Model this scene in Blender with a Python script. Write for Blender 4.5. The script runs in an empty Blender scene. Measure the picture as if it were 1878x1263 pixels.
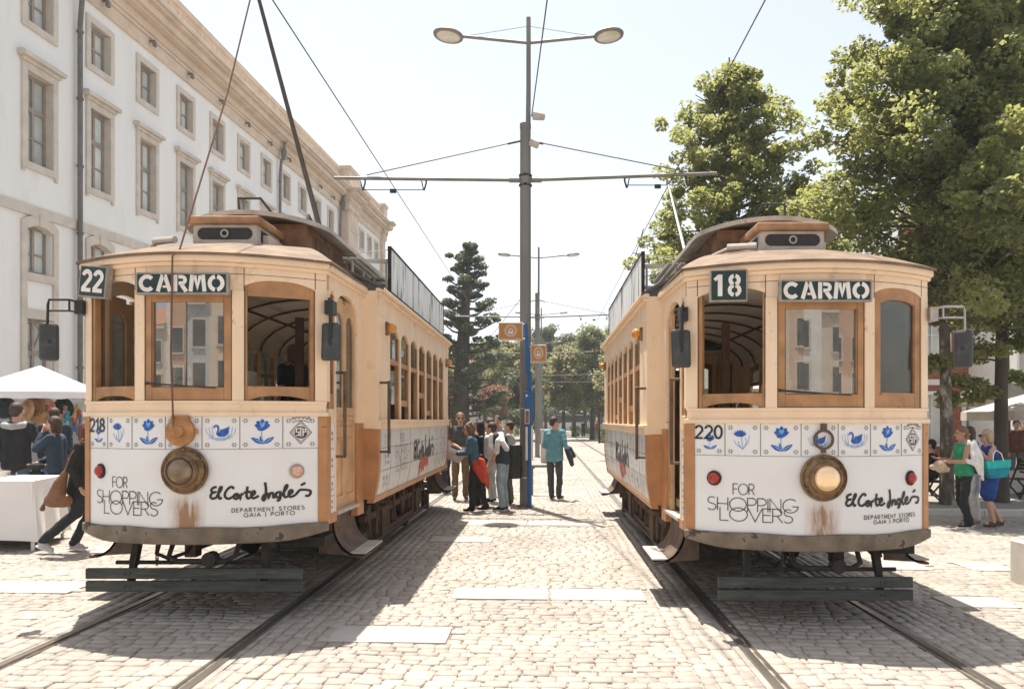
import bpy, bmesh, math, random
import numpy as np
from mathutils import Vector, Matrix
R = math.radians
PI = math.pi
sc = bpy.context.scene
col = sc.collection
random.seed(7)

# ------------------------------------------------------------------ camera, sky, sun, exposure
F_PX, VPX, VPY, CH = 1400.0, 1000.0, 770.0, 1.66      # focal length and vanishing point in photo pixels, eye height
cam_d = bpy.data.cameras.new('camera')
cam = bpy.data.objects.new('camera', cam_d)
col.objects.link(cam)
cam.location = (0, 0, CH)
cam.rotation_euler = (R(90), 0, 0)
cam_d.sensor_width = 36
cam_d.lens = 36 * F_PX / 1878
cam_d.shift_x = -(VPX - 939) / 1878
cam_d.shift_y = (VPY - 631.5) / 1878
cam_d.clip_start = 0.05
cam_d.clip_end = 3000
sc.camera = cam

SUN = Vector((-0.13, 0.30, 1.0)).normalized()
w = bpy.data.worlds.new('World')
sc.world = w
w.use_nodes = True
nt = w.node_tree
bg = nt.nodes['Background']
sky = nt.nodes.new('ShaderNodeTexSky')
sky.sky_type = 'NISHITA'
sky.sun_disc = False
sky.sun_elevation = math.asin(SUN.z)
sky.sun_rotation = math.atan2(SUN.x, SUN.y)
sky.dust_density = 1.6
sky.air_density = 1.0
hs = nt.nodes.new('ShaderNodeHueSaturation')
hs.inputs['Saturation'].default_value = 0.44
nt.links.new(sky.outputs[0], hs.inputs['Color'])
nt.links.new(hs.outputs[0], bg.inputs['Color'])
bg.inputs['Strength'].default_value = 0.12
sl = bpy.data.lights.new('sun', 'SUN')
sl.energy = 5.0
sl.angle = R(0.5)
sl.color = (1.0, 0.94, 0.85)
so = bpy.data.objects.new('sun', sl)
col.objects.link(so)
so.rotation_euler = (-SUN).to_track_quat('-Z', 'Y').to_euler()
sc.view_settings.view_transform = 'Standard'
sc.view_settings.look = 'None'
sc.view_settings.gamma = 1
sc.view_settings.exposure = 0.90
sc.cycles.max_bounces = 8
sc.cycles.transparent_max_bounces = 12

# ------------------------------------------------------------------ helpers
def at(px, py, Y):
    """photo pixel + distance -> point in the place"""
    return Vector(((px - VPX) / F_PX * Y, Y, CH + (VPY - py) / F_PX * Y))

def gz(x):
    return -0.0113 * (x + 3.0)

def link(o, parent=None):
    col.objects.link(o)
    if parent is not None:
        o.parent = parent
    return o

def tag(o, label=None, cat=None, group=None, kind=None):
    if label: o['label'] = label
    if cat: o['category'] = cat
    if group: o['group'] = group
    if kind: o['kind'] = kind
    return o

def empty(name, loc, rz=0, label=None, cat=None, group=None):
    o = bpy.data.objects.new(name, None)
    o.location = loc
    o.rotation_euler = (0, 0, rz)
    o.empty_display_size = 0.2
    link(o)
    return tag(o, label, cat, group)

def copy_tree(o, parent=None):
    c = o.copy()
    link(c, parent)
    for ch in list(o.children):
        copy_tree(ch, c)
    return c

class MB:
    def __init__(s):
        s.v = []; s.f = []
    def add(s, vs, fs):
        b = len(s.v)
        s.v += [tuple(p) for p in vs]
        s.f += [tuple(b + i for i in f) for f in fs]
        return s
    def box(s, x0, x1, y0, y1, z0, z1):
        return s.add([(x0,y0,z0),(x1,y0,z0),(x1,y1,z0),(x0,y1,z0),(x0,y0,z1),(x1,y0,z1),(x1,y1,z1),(x0,y1,z1)],
                     [(3,2,1,0),(4,5,6,7),(0,1,5,4),(1,2,6,5),(2,3,7,6),(3,0,4,7)])
    def bar(s, p, q, wx, wz):
        """rectangular bar from p to q"""
        p = Vector(p); q = Vector(q); d = (q - p).normalized()
        up = Vector((0,0,1)) if abs(d.z) < .9 else Vector((0,1,0))
        a = d.cross(up).normalized(); b = a.cross(d)
        vs = []
        for c in (p, q):
            for i, j in ((-1,-1),(1,-1),(1,1),(-1,1)):
                vs.append(c + a * (i * wx / 2) + b * (j * wz / 2))
        return s.add(vs, [(3,2,1,0),(4,5,6,7),(0,1,5,4),(1,2,6,5),(2,3,7,6),(3,0,4,7)])
    def tube(s, pts, r, n=8, cap=True):
        pts = [Vector(p) for p in pts]
        rs = r if isinstance(r, (list, tuple)) else [r] * len(pts)
        vs = []; fs = []
        a = None
        for i, p in enumerate(pts):
            d = (pts[min(i+1, len(pts)-1)] - pts[max(i-1, 0)])
            d = d.normalized() if d.length > 1e-9 else Vector((0,0,1))
            if a is None:
                a = d.orthogonal().normalized()
            else:
                a = (a - d * a.dot(d))
                a = a.normalized() if a.length > 1e-6 else d.orthogonal().normalized()
            b = d.cross(a)
            for k in range(n):
                t = 2 * PI * k / n
                vs.append(p + (a * math.cos(t) + b * math.sin(t)) * rs[i])
        for i in range(len(pts) - 1):
            for k in range(n):
                fs.append((i*n+k, i*n+(k+1)%n, (i+1)*n+(k+1)%n, (i+1)*n+k))
        if cap:
            fs.append(tuple(range(n))[::-1])
            fs.append(tuple((len(pts)-1)*n + k for k in range(n)))
        return s.add(vs, fs)
    def lathe(s, prof, c, ax='z', n=24):
        """prof: list of (radius, height along ax)"""
        vs = []; fs = []
        c = Vector(c)
        for r, h in prof:
            for k in range(n):
                t = 2 * PI * k / n
                x, y = r * math.cos(t), r * math.sin(t)
                vs.append(c + Vector({'z': (x, y, h), 'y': (x, h, y), 'x': (h, x, y)}[ax]))
        for i in range(len(prof) - 1):
            for k in range(n):
                fs.append((i*n+k, i*n+(k+1)%n, (i+1)*n+(k+1)%n, (i+1)*n+k))
        if prof[0][0] > 1e-4: fs.append(tuple(range(n))[::-1])
        if prof[-1][0] > 1e-4: fs.append(tuple((len(prof)-1)*n + k for k in range(n)))
        return s.add(vs, fs)
    def ball(s, c, r, n=8, m=6):
        r = r if isinstance(r, (list, tuple)) else (r, r, r)
        vs = [(c[0], c[1], c[2] - r[2])]
        for i in range(1, m):
            p = PI * i / m
            for k in range(n):
                t = 2 * PI * k / n
                vs.append((c[0] + r[0]*math.sin(p)*math.cos(t), c[1] + r[1]*math.sin(p)*math.sin(t), c[2] - r[2]*math.cos(p)))
        vs.append((c[0], c[1], c[2] + r[2]))
        fs = [(0, 1+(k+1)%n, 1+k) for k in range(n)]
        for i in range(m - 2):
            for k in range(n):
                fs.append((1+i*n+k, 1+i*n+(k+1)%n, 1+(i+1)*n+(k+1)%n, 1+(i+1)*n+k))
        L = 1 + (m-1)*n; b = 1 + (m-2)*n
        fs += [(b+k, b+(k+1)%n, L) for k in range(n)]
        return s.add(vs, fs)
    def strip(s, mp, A, zlo, zhi, o0, o1, nz=1):
        """slab on a mapped wall: A = stations along the wall, zlo/zhi numbers or functions, between offsets o0 and o1"""
        A = list(A); n = len(A); m = nz + 1
        lo = zlo if callable(zlo) else (lambda a: zlo)
        hi = zhi if callable(zhi) else (lambda a: zhi)
        vs = []
        for o in (o0, o1):
            for a in A:
                for j in range(m):
                    z = lo(a) + (hi(a) - lo(a)) * j / nz
                    vs.append(mp(a, z, o))
        I = lambda k, i, j: k*n*m + i*m + j
        fs = []
        for i in range(n - 1):
            for j in range(nz):
                fs.append((I(0,i,j), I(0,i,j+1), I(0,i+1,j+1), I(0,i+1,j)))
                fs.append((I(1,i,j), I(1,i+1,j), I(1,i+1,j+1), I(1,i,j+1)))
            fs.append((I(0,i,0), I(0,i+1,0), I(1,i+1,0), I(1,i,0)))
            fs.append((I(0,i,nz), I(1,i,nz), I(1,i+1,nz), I(0,i+1,nz)))
        for j in range(nz):
            fs.append((I(0,0,j), I(1,0,j), I(1,0,j+1), I(0,0,j+1)))
            fs.append((I(0,n-1,j), I(0,n-1,j+1), I(1,n-1,j+1), I(1,n-1,j)))
        return s.add(vs, fs)
    def poly(s, mp, pts, o):
        """flat polygon laid on a mapped wall"""
        return s.add([mp(a, z, o) for a, z in pts], [tuple(range(len(pts)))])
    def ribbon(s, mp, pts, hw, o, closed=False):
        P = [Vector(p) for p in pts]
        n = len(P); vs = []
        for i in range(n):
            if closed:
                a = P[i] - P[i-1]; b = P[(i+1) % n] - P[i]
            else:
                a = P[i] - P[i-1] if i else P[1] - P[0]
                b = P[i+1] - P[i] if i < n-1 else P[n-1] - P[n-2]
            a = a.normalized(); b = b.normalized()
            t = a + b
            t = t.normalized() if t.length > 1e-6 else a
            nn = Vector((-t.y, t.x))
            k = 1 / max(.45, nn.dot(Vector((-a.y, a.x))))
            h = hw[i] if isinstance(hw, list) else hw
            for sg in (1, -1):
                q = P[i] + nn * (sg * h * k)
                vs.append(mp(q.x, q.y, o))
        fs = [(2*i, 2*i+1, 2*i+3, 2*i+2) for i in range(n-1)]
        if closed: fs.append((2*n-2, 2*n-1, 1, 0))
        return s.add(vs, fs)
    def build(s, name, mat, parent=None, smooth=False, bevel=0, recalc=True, loc=None, ang=40):
        me = bpy.data.meshes.new(name)
        me.from_pydata(s.v, [], s.f)
        if recalc:
            bm = bmesh.new(); bm.from_mesh(me)
            bmesh.ops.recalc_face_normals(bm, faces=bm.faces)
            bm.to_mesh(me); bm.free()
        if smooth:
            me.shade_smooth()
            me.set_sharp_from_angle(angle=R(ang))
        me.materials.append(mat)
        o = bpy.data.objects.new(name, me)
        if loc is not None: o.location = loc
        link(o, parent)
        if bevel:
            b = o.modifiers.new('bevel', 'BEVEL'); b.width = bevel; b.segments = 2; b.limit_method = 'ANGLE'; b.angle_limit = R(50)
        return o

def lin(n, a, b):
    return [a + (b - a) * i / (n - 1) for i in range(n)]

# ------------------------------------------------------------------ materials
def nodes_of(name):
    m = bpy.data.materials.new(name)
    m.use_nodes = True
    t = m.node_tree
    return m, t, t.nodes['Principled BSDF'], t.nodes.new, t.links.new

def c4(c): return (c[0], c[1], c[2], 1)

def M(name, c, rough=.6, metal=0., var=.18, scale=5., bump=.08, bscale=45., chips=None, chip_at=.66, cscale=14., dirt=None, dirt_at=.55, dirt_soft=.15, dscale=3., stretch=(1,1,1), spec=.5):
    """painted/worn surface: colour varied by noise, optional dirt or wear patches, fine bump"""
    m, t, p, N, L = nodes_of(name)
    tc = N('ShaderNodeTexCoord')
    mp = N('ShaderNodeMapping'); mp.inputs['Scale'].default_value = stretch
    L(tc.outputs['Object'], mp.inputs['Vector'])
    n1 = N('ShaderNodeTexNoise'); n1.inputs['Scale'].default_value = scale; n1.inputs['Detail'].default_value = 6
    L(mp.outputs[0], n1.inputs['Vector'])
    mx = N('ShaderNodeMix'); mx.data_type = 'RGBA'
    mr = N('ShaderNodeMapRange'); mr.inputs[1].default_value = .3; mr.inputs[2].default_value = .7
    L(n1.outputs['Fac'], mr.inputs[0]); L(mr.outputs[0], mx.inputs['Factor'])
    mx.inputs['A'].default_value = c4([x * (1 - var) for x in c])
    mx.inputs['B'].default_value = c4([min(.92, x * (1 + var)) for x in c])
    out = mx.outputs['Result']
    if dirt:
        n2 = N('ShaderNodeTexNoise'); n2.inputs['Scale'].default_value = dscale; n2.inputs['Detail'].default_value = 9; n2.inputs['Roughness'].default_value = .65
        L(mp.outputs[0], n2.inputs['Vector'])
        r2 = N('ShaderNodeMapRange'); r2.inputs[1].default_value = dirt_at; r2.inputs[2].default_value = dirt_at + dirt_soft
        L(n2.outputs['Fac'], r2.inputs[0])
        m2 = N('ShaderNodeMix'); m2.data_type = 'RGBA'
        L(r2.outputs[0], m2.inputs['Factor']); L(out, m2.inputs['A'])
        m2.inputs['B'].default_value = c4(dirt)
        out = m2.outputs['Result']
    if chips:
        n4 = N('ShaderNodeTexNoise'); n4.inputs['Scale'].default_value = cscale; n4.inputs['Detail'].default_value = 10; n4.inputs['Roughness'].default_value = .7
        L(mp.outputs[0], n4.inputs['Vector'])
        r4 = N('ShaderNodeMapRange'); r4.inputs[1].default_value = chip_at; r4.inputs[2].default_value = chip_at + .03
        L(n4.outputs['Fac'], r4.inputs[0])
        m4 = N('ShaderNodeMix'); m4.data_type = 'RGBA'
        L(r4.outputs[0], m4.inputs['Factor']); L(out, m4.inputs['A']); m4.inputs['B'].default_value = c4(chips)
        out = m4.outputs['Result']
    L(out, p.inputs['Base Color'])
    p.inputs['Roughness'].default_value = rough
    p.inputs['Metallic'].default_value = metal
    p.inputs['Specular IOR Level'].default_value = spec
    if bump:
        n3 = N('ShaderNodeTexNoise'); n3.inputs['Scale'].default_value = bscale; n3.inputs['Detail'].default_value = 4
        L(mp.outputs[0], n3.inputs['Vector'])
        b = N('ShaderNodeBump'); b.inputs['Strength'].default_value = bump; b.inputs['Distance'].default_value = .02
        L(n3.outputs['Fac'], b.inputs['Height']); L(b.outputs[0], p.inputs['Normal'])
    return m

def glass_mat(name, tint=(.75,.85,.82), refl=1.0, clear=.8, dust=.04, rough=.02):
    """thin pane: mostly see-through, mirrors its surroundings at grazing angles"""
    m = bpy.data.materials.new(name); m.use_nodes = True
    t = m.node_tree; t.nodes.clear(); N = t.nodes.new; L = t.links.new
    o = N('ShaderNodeOutputMaterial'); mx = N('ShaderNodeMixShader')
    dust_ = N('ShaderNodeBsdfDiffuse'); dust_.inputs[0].default_value = (.55,.50,.44,1); dm = N('ShaderNodeMixShader')
    dn = N('ShaderNodeTexNoise'); dn.inputs['Scale'].default_value = 5.; dn.inputs['Detail'].default_value = 6; dtc = N('ShaderNodeTexCoord'); L(dtc.outputs['Object'], dn.inputs['Vector'])
    dr = N('ShaderNodeMapRange'); dr.inputs[1].default_value = .3; dr.inputs[2].default_value = .75; dr.inputs[3].default_value = dust*.4; dr.inputs[4].default_value = dust*1.6; L(dn.outputs['Fac'], dr.inputs[0]); L(dr.outputs[0], dm.inputs[0])
    tr = N('ShaderNodeBsdfTransparent'); tr.inputs[0].default_value = c4([x * clear for x in tint])
    gl = N('ShaderNodeBsdfGlossy'); gl.inputs['Roughness'].default_value = rough
    lw = N('ShaderNodeFresnel'); lw.inputs['IOR'].default_value = 1.5
    mu = N('ShaderNodeMath'); mu.operation = 'MULTIPLY_ADD'; mu.inputs[1].default_value = 1.6 * refl; mu.inputs[2].default_value = .04 * refl; mu.use_clamp = True
    L(lw.outputs[0], mu.inputs[0]); L(mu.outputs[0], mx.inputs[0]); L(tr.outputs[0], mx.inputs[1]); L(gl.outputs[0], mx.inputs[2])
    L(mx.outputs[0], dm.inputs[1]); L(dust_.outputs[0], dm.inputs[2]); L(dm.outputs[0], o.inputs[0])
    return m

def leaf_mat(name, c1, c2, trans, tmix=.45):
    m = bpy.data.materials.new(name); m.use_nodes = True
    t = m.node_tree; t.nodes.clear(); N = t.nodes.new; L = t.links.new
    o = N('ShaderNodeOutputMaterial'); mx = N('ShaderNodeMixShader'); mx.inputs[0].default_value = tmix
    at_ = N('ShaderNodeAttribute'); at_.attribute_name = 'tint'
    cm = N('ShaderNodeMix'); cm.data_type = 'RGBA'
    L(at_.outputs['Fac'], cm.inputs['Factor']); cm.inputs['A'].default_value = c4(c1); cm.inputs['B'].default_value = c4(c2)
    d = N('ShaderNodeBsdfPrincipled'); d.inputs['Roughness'].default_value = .5; d.inputs['Specular IOR Level'].default_value = .35
    L(cm.outputs['Result'], d.inputs['Base Color'])
    tm = N('ShaderNodeMix'); tm.data_type = 'RGBA'; tm.blend_type = 'MULTIPLY'; tm.inputs['Factor'].default_value = .35
    tl = N('ShaderNodeBsdfTranslucent')
    tm.inputs['A'].default_value = c4(trans); L(cm.outputs['Result'], tm.inputs['B']); tm.clamp_result = True
    L(tm.outputs['Result'], tl.inputs[0])
    L(d.outputs[0], mx.inputs[1]); L(tl.outputs[0], mx.inputs[2]); L(mx.outputs[0], o.inputs[0])
    return m

def panel_mat(name, seed, rust_u=0.0, grey=False):
    """white enamel front panel with a rust run below the headlight and faint grime"""
    m, t, p, N, L = nodes_of(name)
    tc = N('ShaderNodeTexCoord')
    sp = N('ShaderNodeSeparateXYZ'); L(tc.outputs['Object'], sp.inputs[0])
    def math_(op, a, b=None, clamp=False):
        n = N('ShaderNodeMath'); n.operation = op; n.use_clamp = clamp
        for i, x in enumerate((a, b)):
            if x is None: continue
            if isinstance(x, (int, float)): n.inputs[i].default_value = x
            else: L(x, n.inputs[i])
        return n.outputs[0]
    mp = N('ShaderNodeMapping'); mp.inputs['Scale'].default_value = (15, 3, 3.2); mp.inputs['Location'].default_value = (seed, 0, 0)
    L(tc.outputs['Object'], mp.inputs['Vector'])
    ns = N('ShaderNodeTexNoise'); ns.inputs['Scale'].default_value = 1.; ns.inputs['Detail'].default_value = 7; ns.inputs['Roughness'].default_value = .65
    L(mp.outputs[0], ns.inputs['Vector'])
    du = math_('ABSOLUTE', math_('SUBTRACT', sp.outputs['X'], rust_u))
    side = math_('SUBTRACT', 1.0, math_('DIVIDE', du, .17), True)
    mr = N('ShaderNodeMapRange'); mr.inputs[1].default_value = 1.06; mr.inputs[2].default_value = .95; L(sp.outputs['Z'], mr.inputs[0])
    k = math_('MULTIPLY', math_('MULTIPLY', side, 1.6), mr.outputs[0])
    k = math_('MULTIPLY', k, math_('SUBTRACT', math_('MULTIPLY', ns.outputs['Fac'], 3.2), .95), True)
    n2 = N('ShaderNodeTexNoise'); n2.inputs['Scale'].default_value = 2.2; n2.inputs['Detail'].default_value = 8
    L(tc.outputs['Object'], n2.inputs['Vector'])
    base = N('ShaderNodeMix'); base.data_type = 'RGBA'; L(n2.outputs['Fac'], base.inputs['Factor'])
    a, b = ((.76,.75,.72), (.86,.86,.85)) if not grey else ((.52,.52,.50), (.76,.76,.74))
    base.inputs['A'].default_value = c4(a); base.inputs['B'].default_value = c4(b)
    mx = N('ShaderNodeMix'); mx.data_type = 'RGBA'; L(k, mx.inputs['Factor']); L(base.outputs['Result'], mx.inputs['A'])
    mx.inputs['B'].default_value = (.34, .19, .095, 1)
    L(mx.outputs['Result'], p.inputs['Base Color'])
    p.inputs['Roughness'].default_value = .34
    bn = N('ShaderNodeTexNoise'); bn.inputs['Scale'].default_value = 3.
    L(tc.outputs['Object'], bn.inputs['Vector'])
    bp = N('ShaderNodeBump'); bp.inputs['Strength'].default_value = .25; bp.inputs['Distance'].default_value = .02
    L(bn.outputs['Fac'], bp.inputs['Height']); L(bp.outputs[0], p.inputs['Normal'])
    return m

CREAM = (.86, .655, .45)
MT = dict(
    cream=M('cream_paint', CREAM, .5, chips=(.34,.20,.10), chip_at=.655, cscale=7, var=.07, scale=4, dirt=(.50,.32,.18), dirt_at=.60, dirt_soft=.22, dscale=6, stretch=(1,1,.5)),
    wood=M('varnished_window_wood', (.42,.215,.09), .5, var=.22, scale=6, chips=(.20,.11,.055), chip_at=.63, cscale=9, dirt=(.20,.11,.055), dirt_at=.56, dirt_soft=.25, dscale=4),
    door=M('door_wood', (.58,.35,.18), .5, var=.18, scale=5, dirt=(.2,.11,.05), dirt_at=.62, dscale=6),
    orange=M('ochre_paint', (.46,.215,.085), .45, chips=(.16,.075,.035), chip_at=.64, cscale=9, var=.15, scale=6, dirt=(.2,.09,.04), dirt_at=.62, dirt_soft=.2, dscale=7),
    rustbar=M('rusty_bumper', (.175,.140,.100), .75, var=.45, scale=5, chips=(.06,.052,.042), chip_at=.6, cscale=5, dirt=(.25,.135,.065), dirt_at=.56, dscale=3.0, bump=.25),
    dark=M('dark_underframe', (.028,.024,.02), .85, var=.4, scale=9, dirt=(.085,.05,.03), dirt_at=.58, dscale=8, bump=.3),
    brownmetal=M('brown_ironwork', (.13,.085,.055), .75, var=.3, scale=8, dirt=(.06,.05,.045), dirt_at=.5, dscale=9, bump=.2),
    board=M('dark_plank', (.060,.066,.058), .8, var=.4, scale=7, stretch=(.5,4,5), bump=.4, chips=(.16,.14,.11), chip_at=.62, cscale=5),
    black=M('black_rubber', (.018,.02,.02), .5, var=.2),
    mirror_back=M('dusty_black_plastic', (.045,.05,.05), .45, var=.3, scale=9, dirt=(.14,.13,.12), dirt_at=.55, dscale=8),
    roofpaint=M('weathered_roof_canvas', (.200,.132,.080), .8, chips=(.30,.21,.14), chip_at=.62, cscale=6, var=.3, scale=4, dirt=(.13,.075,.042), dirt_at=.5, dirt_soft=.25, dscale=5, bump=.25),
    roofdark=M('slate_grey_canvas', (.095,.098,.095), .8, var=.2, scale=6, bump=.2),
    ventwood=M('brown_monitor_wood', (.20,.105,.055), .7, var=.3, scale=6, dirt=(.09,.05,.03), dirt_at=.5, dscale=5),
    ventgrey=M('grey_vent_metal', (.45,.41,.355), .6, var=.2, scale=7, dirt=(.2,.15,.10), dirt_at=.6, dscale=7),
    lid=M('peeling_brown_lid', (.36,.20,.10), .75, var=.28, scale=7, dirt=(.5,.36,.24), dirt_at=.6, dscale=9),
    mesh=M('vent_mesh', (.03,.03,.03), .7, var=.5, scale=60),
    brass=M('worn_brass', (.30,.19,.095), .5, metal=.35, var=.35, scale=9, dirt=(.12,.065,.03), dirt_at=.46, dscale=7, bump=.1),
    bronze=M('reel_ochre', (.40,.185,.06), .5, var=.3, scale=14),
    steel=M('scratched_steel', (.45,.43,.40), .35, metal=.9, var=.2, scale=20),
    signgreen=M('sign_dark_green', (.006,.030,.028), .5, var=.3, scale=8),
    signframe=M('sign_frame', (.33,.29,.24), .55, var=.2, scale=12, dirt=(.55,.5,.43), dirt_at=.6, dscale=14),
    letter=M('sign_letter_cream', (.78,.74,.68), .5, var=.08, bump=0),
    ink=M('black_print', (.012,.014,.014), .4, var=.1, bump=0),
    inkgrey=M('grey_print', (.13,.13,.13), .5, var=.1, bump=0),
    maroon=M('maroon_print', (.11,.03,.028), .4, var=.1, bump=0),
    red_ink=M('red_print', (.5,.06,.03), .4, var=.1, bump=0),
    blue1=M('cobalt_print', (.012,.10,.42), .35, var=.5, scale=40, bump=0),
    blue2=M('pale_blue_print', (.16,.36,.66), .35, var=.3, scale=40, bump=0),
    joint=M('grey_tile_joint', (.22,.21,.20), .6, var=.2, bump=0),
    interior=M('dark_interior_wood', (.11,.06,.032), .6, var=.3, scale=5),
    floor=M('worn_floor_boards', (.30,.24,.18), .7, var=.2, scale=6, stretch=(8,1,1)),
    ceiling=M('pale_tram_ceiling', (.78,.73,.65), .6, var=.12, scale=3),
    advert=M('faded_advert', (.80,.82,.79), .5, var=.15, scale=2.6, stretch=(1,1.4,.22), dirt=(.17,.19,.19), dirt_at=.53, dirt_soft=.06, dscale=3.4),
    lampred=M('red_lamp_glass', (.42,.035,.02), .12, var=.25, scale=30, bump=0),
    lamppink=M('clear_lamp_glass', (.75,.45,.34), .12, var=.2, scale=30, bump=0),
    amber=M('amber_lamp_glass', (.62,.27,.04), .15, var=.2, scale=30, bump=0),
    pane=glass_mat('tram_glass', (.80,.80,.75), 3.0, .66, .14, .012),
    pane_dark=glass_mat('smoky_glass', (.82,.80,.72), .55, .84, .05),
    facade_pane=M('old_window_glass', (.60,.66,.63), .08, var=.22, scale=.9, bump=.02, bscale=3, spec=.9),
    plaster=M('white_render_wall', (.80,.795,.77), .85, var=.04, scale=.6, bump=.06, bscale=20, stretch=(1,1,.22), dirt=(.68,.655,.615), dirt_at=.52, dirt_soft=.3, dscale=1.3),
    stone=M('granite_trim', (.58,.52,.45), .8, var=.12, scale=2.5, bump=.12, bscale=25, dirt=(.42,.355,.29), dirt_at=.58, dirt_soft=.25, dscale=1.4),
    cornice=M('sandy_cornice_stone', (.62,.50,.39), .8, var=.12, scale=1.2, bump=.12, bscale=18, dirt=(.50,.37,.265), dirt_at=.57, dirt_soft=.3, dscale=.8),
    timber=M('taupe_window_timber', (.30,.245,.20), .6, var=.12, scale=5),
    pipe=M('drainpipe_metal', (.15,.135,.125), .5, var=.2, scale=5),
    mast=M('galvanised_grey_mast', (.20,.19,.17), .55, metal=.3, var=.18, scale=3, stretch=(1,1,.3), bump=.05),
    wire=M('dark_cable', (.05,.05,.05), .6, var=.1, bump=0),
    polewood=M('trolley_pole_steel', (.055,.045,.038), .6, var=.2, bump=0),
    lampglass=M('lamp_diffuser', (.62,.58,.52), .25, var=.12, scale=8, bump=0),
    bluepost=M('blue_enamel', (.010,.12,.34), .4, var=.12, scale=5, bump=0),
    signorange=M('ochre_sign_face', (.52,.23,.045), .45, var=.08, bump=0),
    white=M('white_enamel', (.78,.77,.75), .5, var=.05, bump=.03),
    tent=M('white_tent_cloth', (.82,.81,.80), .7, var=.04, scale=2, bump=.1, bscale=4),
    cloth=M('white_table_cloth', (.80,.79,.77), .8, var=.04, scale=2, bump=.35, bscale=3),
    brick=None,
    rail=M('tram_rail_steel', (.30,.27,.235), .32, metal=.8, var=.25, scale=3, stretch=(6,.4,1), dirt=(.20,.12,.07), dirt_at=.55, dscale=2),
    groove=M('rail_groove', (.035,.03,.026), .8, var=.3, scale=10),
    railbed=M('rail_edge_concrete', (.29,.255,.215), .85, var=.3, scale=8, bump=.3),
    slab=M('pale_granite_slab', (.40,.365,.32), .75, var=.14, scale=3, bump=.08, bscale=60),
    bench_stone=M('pale_bench_stone', (.55,.52,.47), .8, var=.1, scale=4, bump=.1),
    bark=M('mottled_bark', (.095,.08,.06), .9, var=.5, scale=9, stretch=(1,1,.5), bump=.9, bscale=16, dirt=(.36,.34,.28), dirt_at=.53, dirt_soft=.1, dscale=5),
    barkdark=M('dark_bark', (.075,.06,.048), .9, var=.3, scale=5, stretch=(1,1,.3), bump=.6, bscale=10),
    roof_tile=M('terracotta_roof', (.42,.20,.12), .8, var=.25, scale=3),
    farwall=M('far_pale_wall', (.55,.51,.46), .85, var=.08, scale=.5),
    darkglass=M('far_dark_glass', (.05,.06,.06), .15, var=.2, scale=1),
    parasol=M('beige_parasol', (.50,.45,.38), .8, var=.08, scale=3),
    greyp=M('grey_facade', (.46,.46,.45), .8, var=.06, scale=1),
    leaf=leaf_mat('lime_leaves', (.020,.052,.030), (.25,.255,.10), (.84,.85,.30), .40),
    leafdark=leaf_mat('conifer_needles', (.030,.058,.042), (.13,.145,.085), (.35,.38,.18), .3),
    leafmid=leaf_mat('park_leaves', (.040,.075,.036), (.19,.20,.085), (.6,.6,.24), .38),
    leafpale=leaf_mat('pale_park_leaves', (.10,.12,.055), (.26,.245,.12), (.7,.66,.32), .42),
    leafpink=leaf_mat('copper_leaves', (.20,.10,.065), (.34,.19,.125), (.5,.3,.2), .35),
)

# each facade window a little different: curtains, blinds, darker rooms
_m = MT['facade_pane']; _t = _m.node_tree; _p = _t.nodes['Principled BSDF']
_src = _p.inputs['Base Color'].links[0].from_socket
_oi = _t.nodes.new('ShaderNodeObjectInfo'); _mr = _t.nodes.new('ShaderNodeMapRange'); _mr.inputs[3].default_value = .70; _mr.inputs[4].default_value = 1.3
_mx = _t.nodes.new('ShaderNodeMix'); _mx.data_type = 'RGBA'; _mx.blend_type = 'MULTIPLY'; _mx.inputs['Factor'].default_value = 1
_t.links.new(_oi.outputs['Random'], _mr.inputs[0]); _t.links.new(_src, _mx.inputs['A']); _t.links.new(_mr.outputs[0], _mx.inputs['B']); _t.links.new(_mx.outputs['Result'], _p.inputs['Base Color'])
# ------------------------------------------------------------------ lettering
def arc(cx, cy, rx, ry, a0, a1, n=14):
    return [(cx + rx * math.cos(R(a0 + (a1 - a0) * i / n)), cy + ry * math.sin(R(a0 + (a1 - a0) * i / n))) for i in range(n + 1)]

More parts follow.
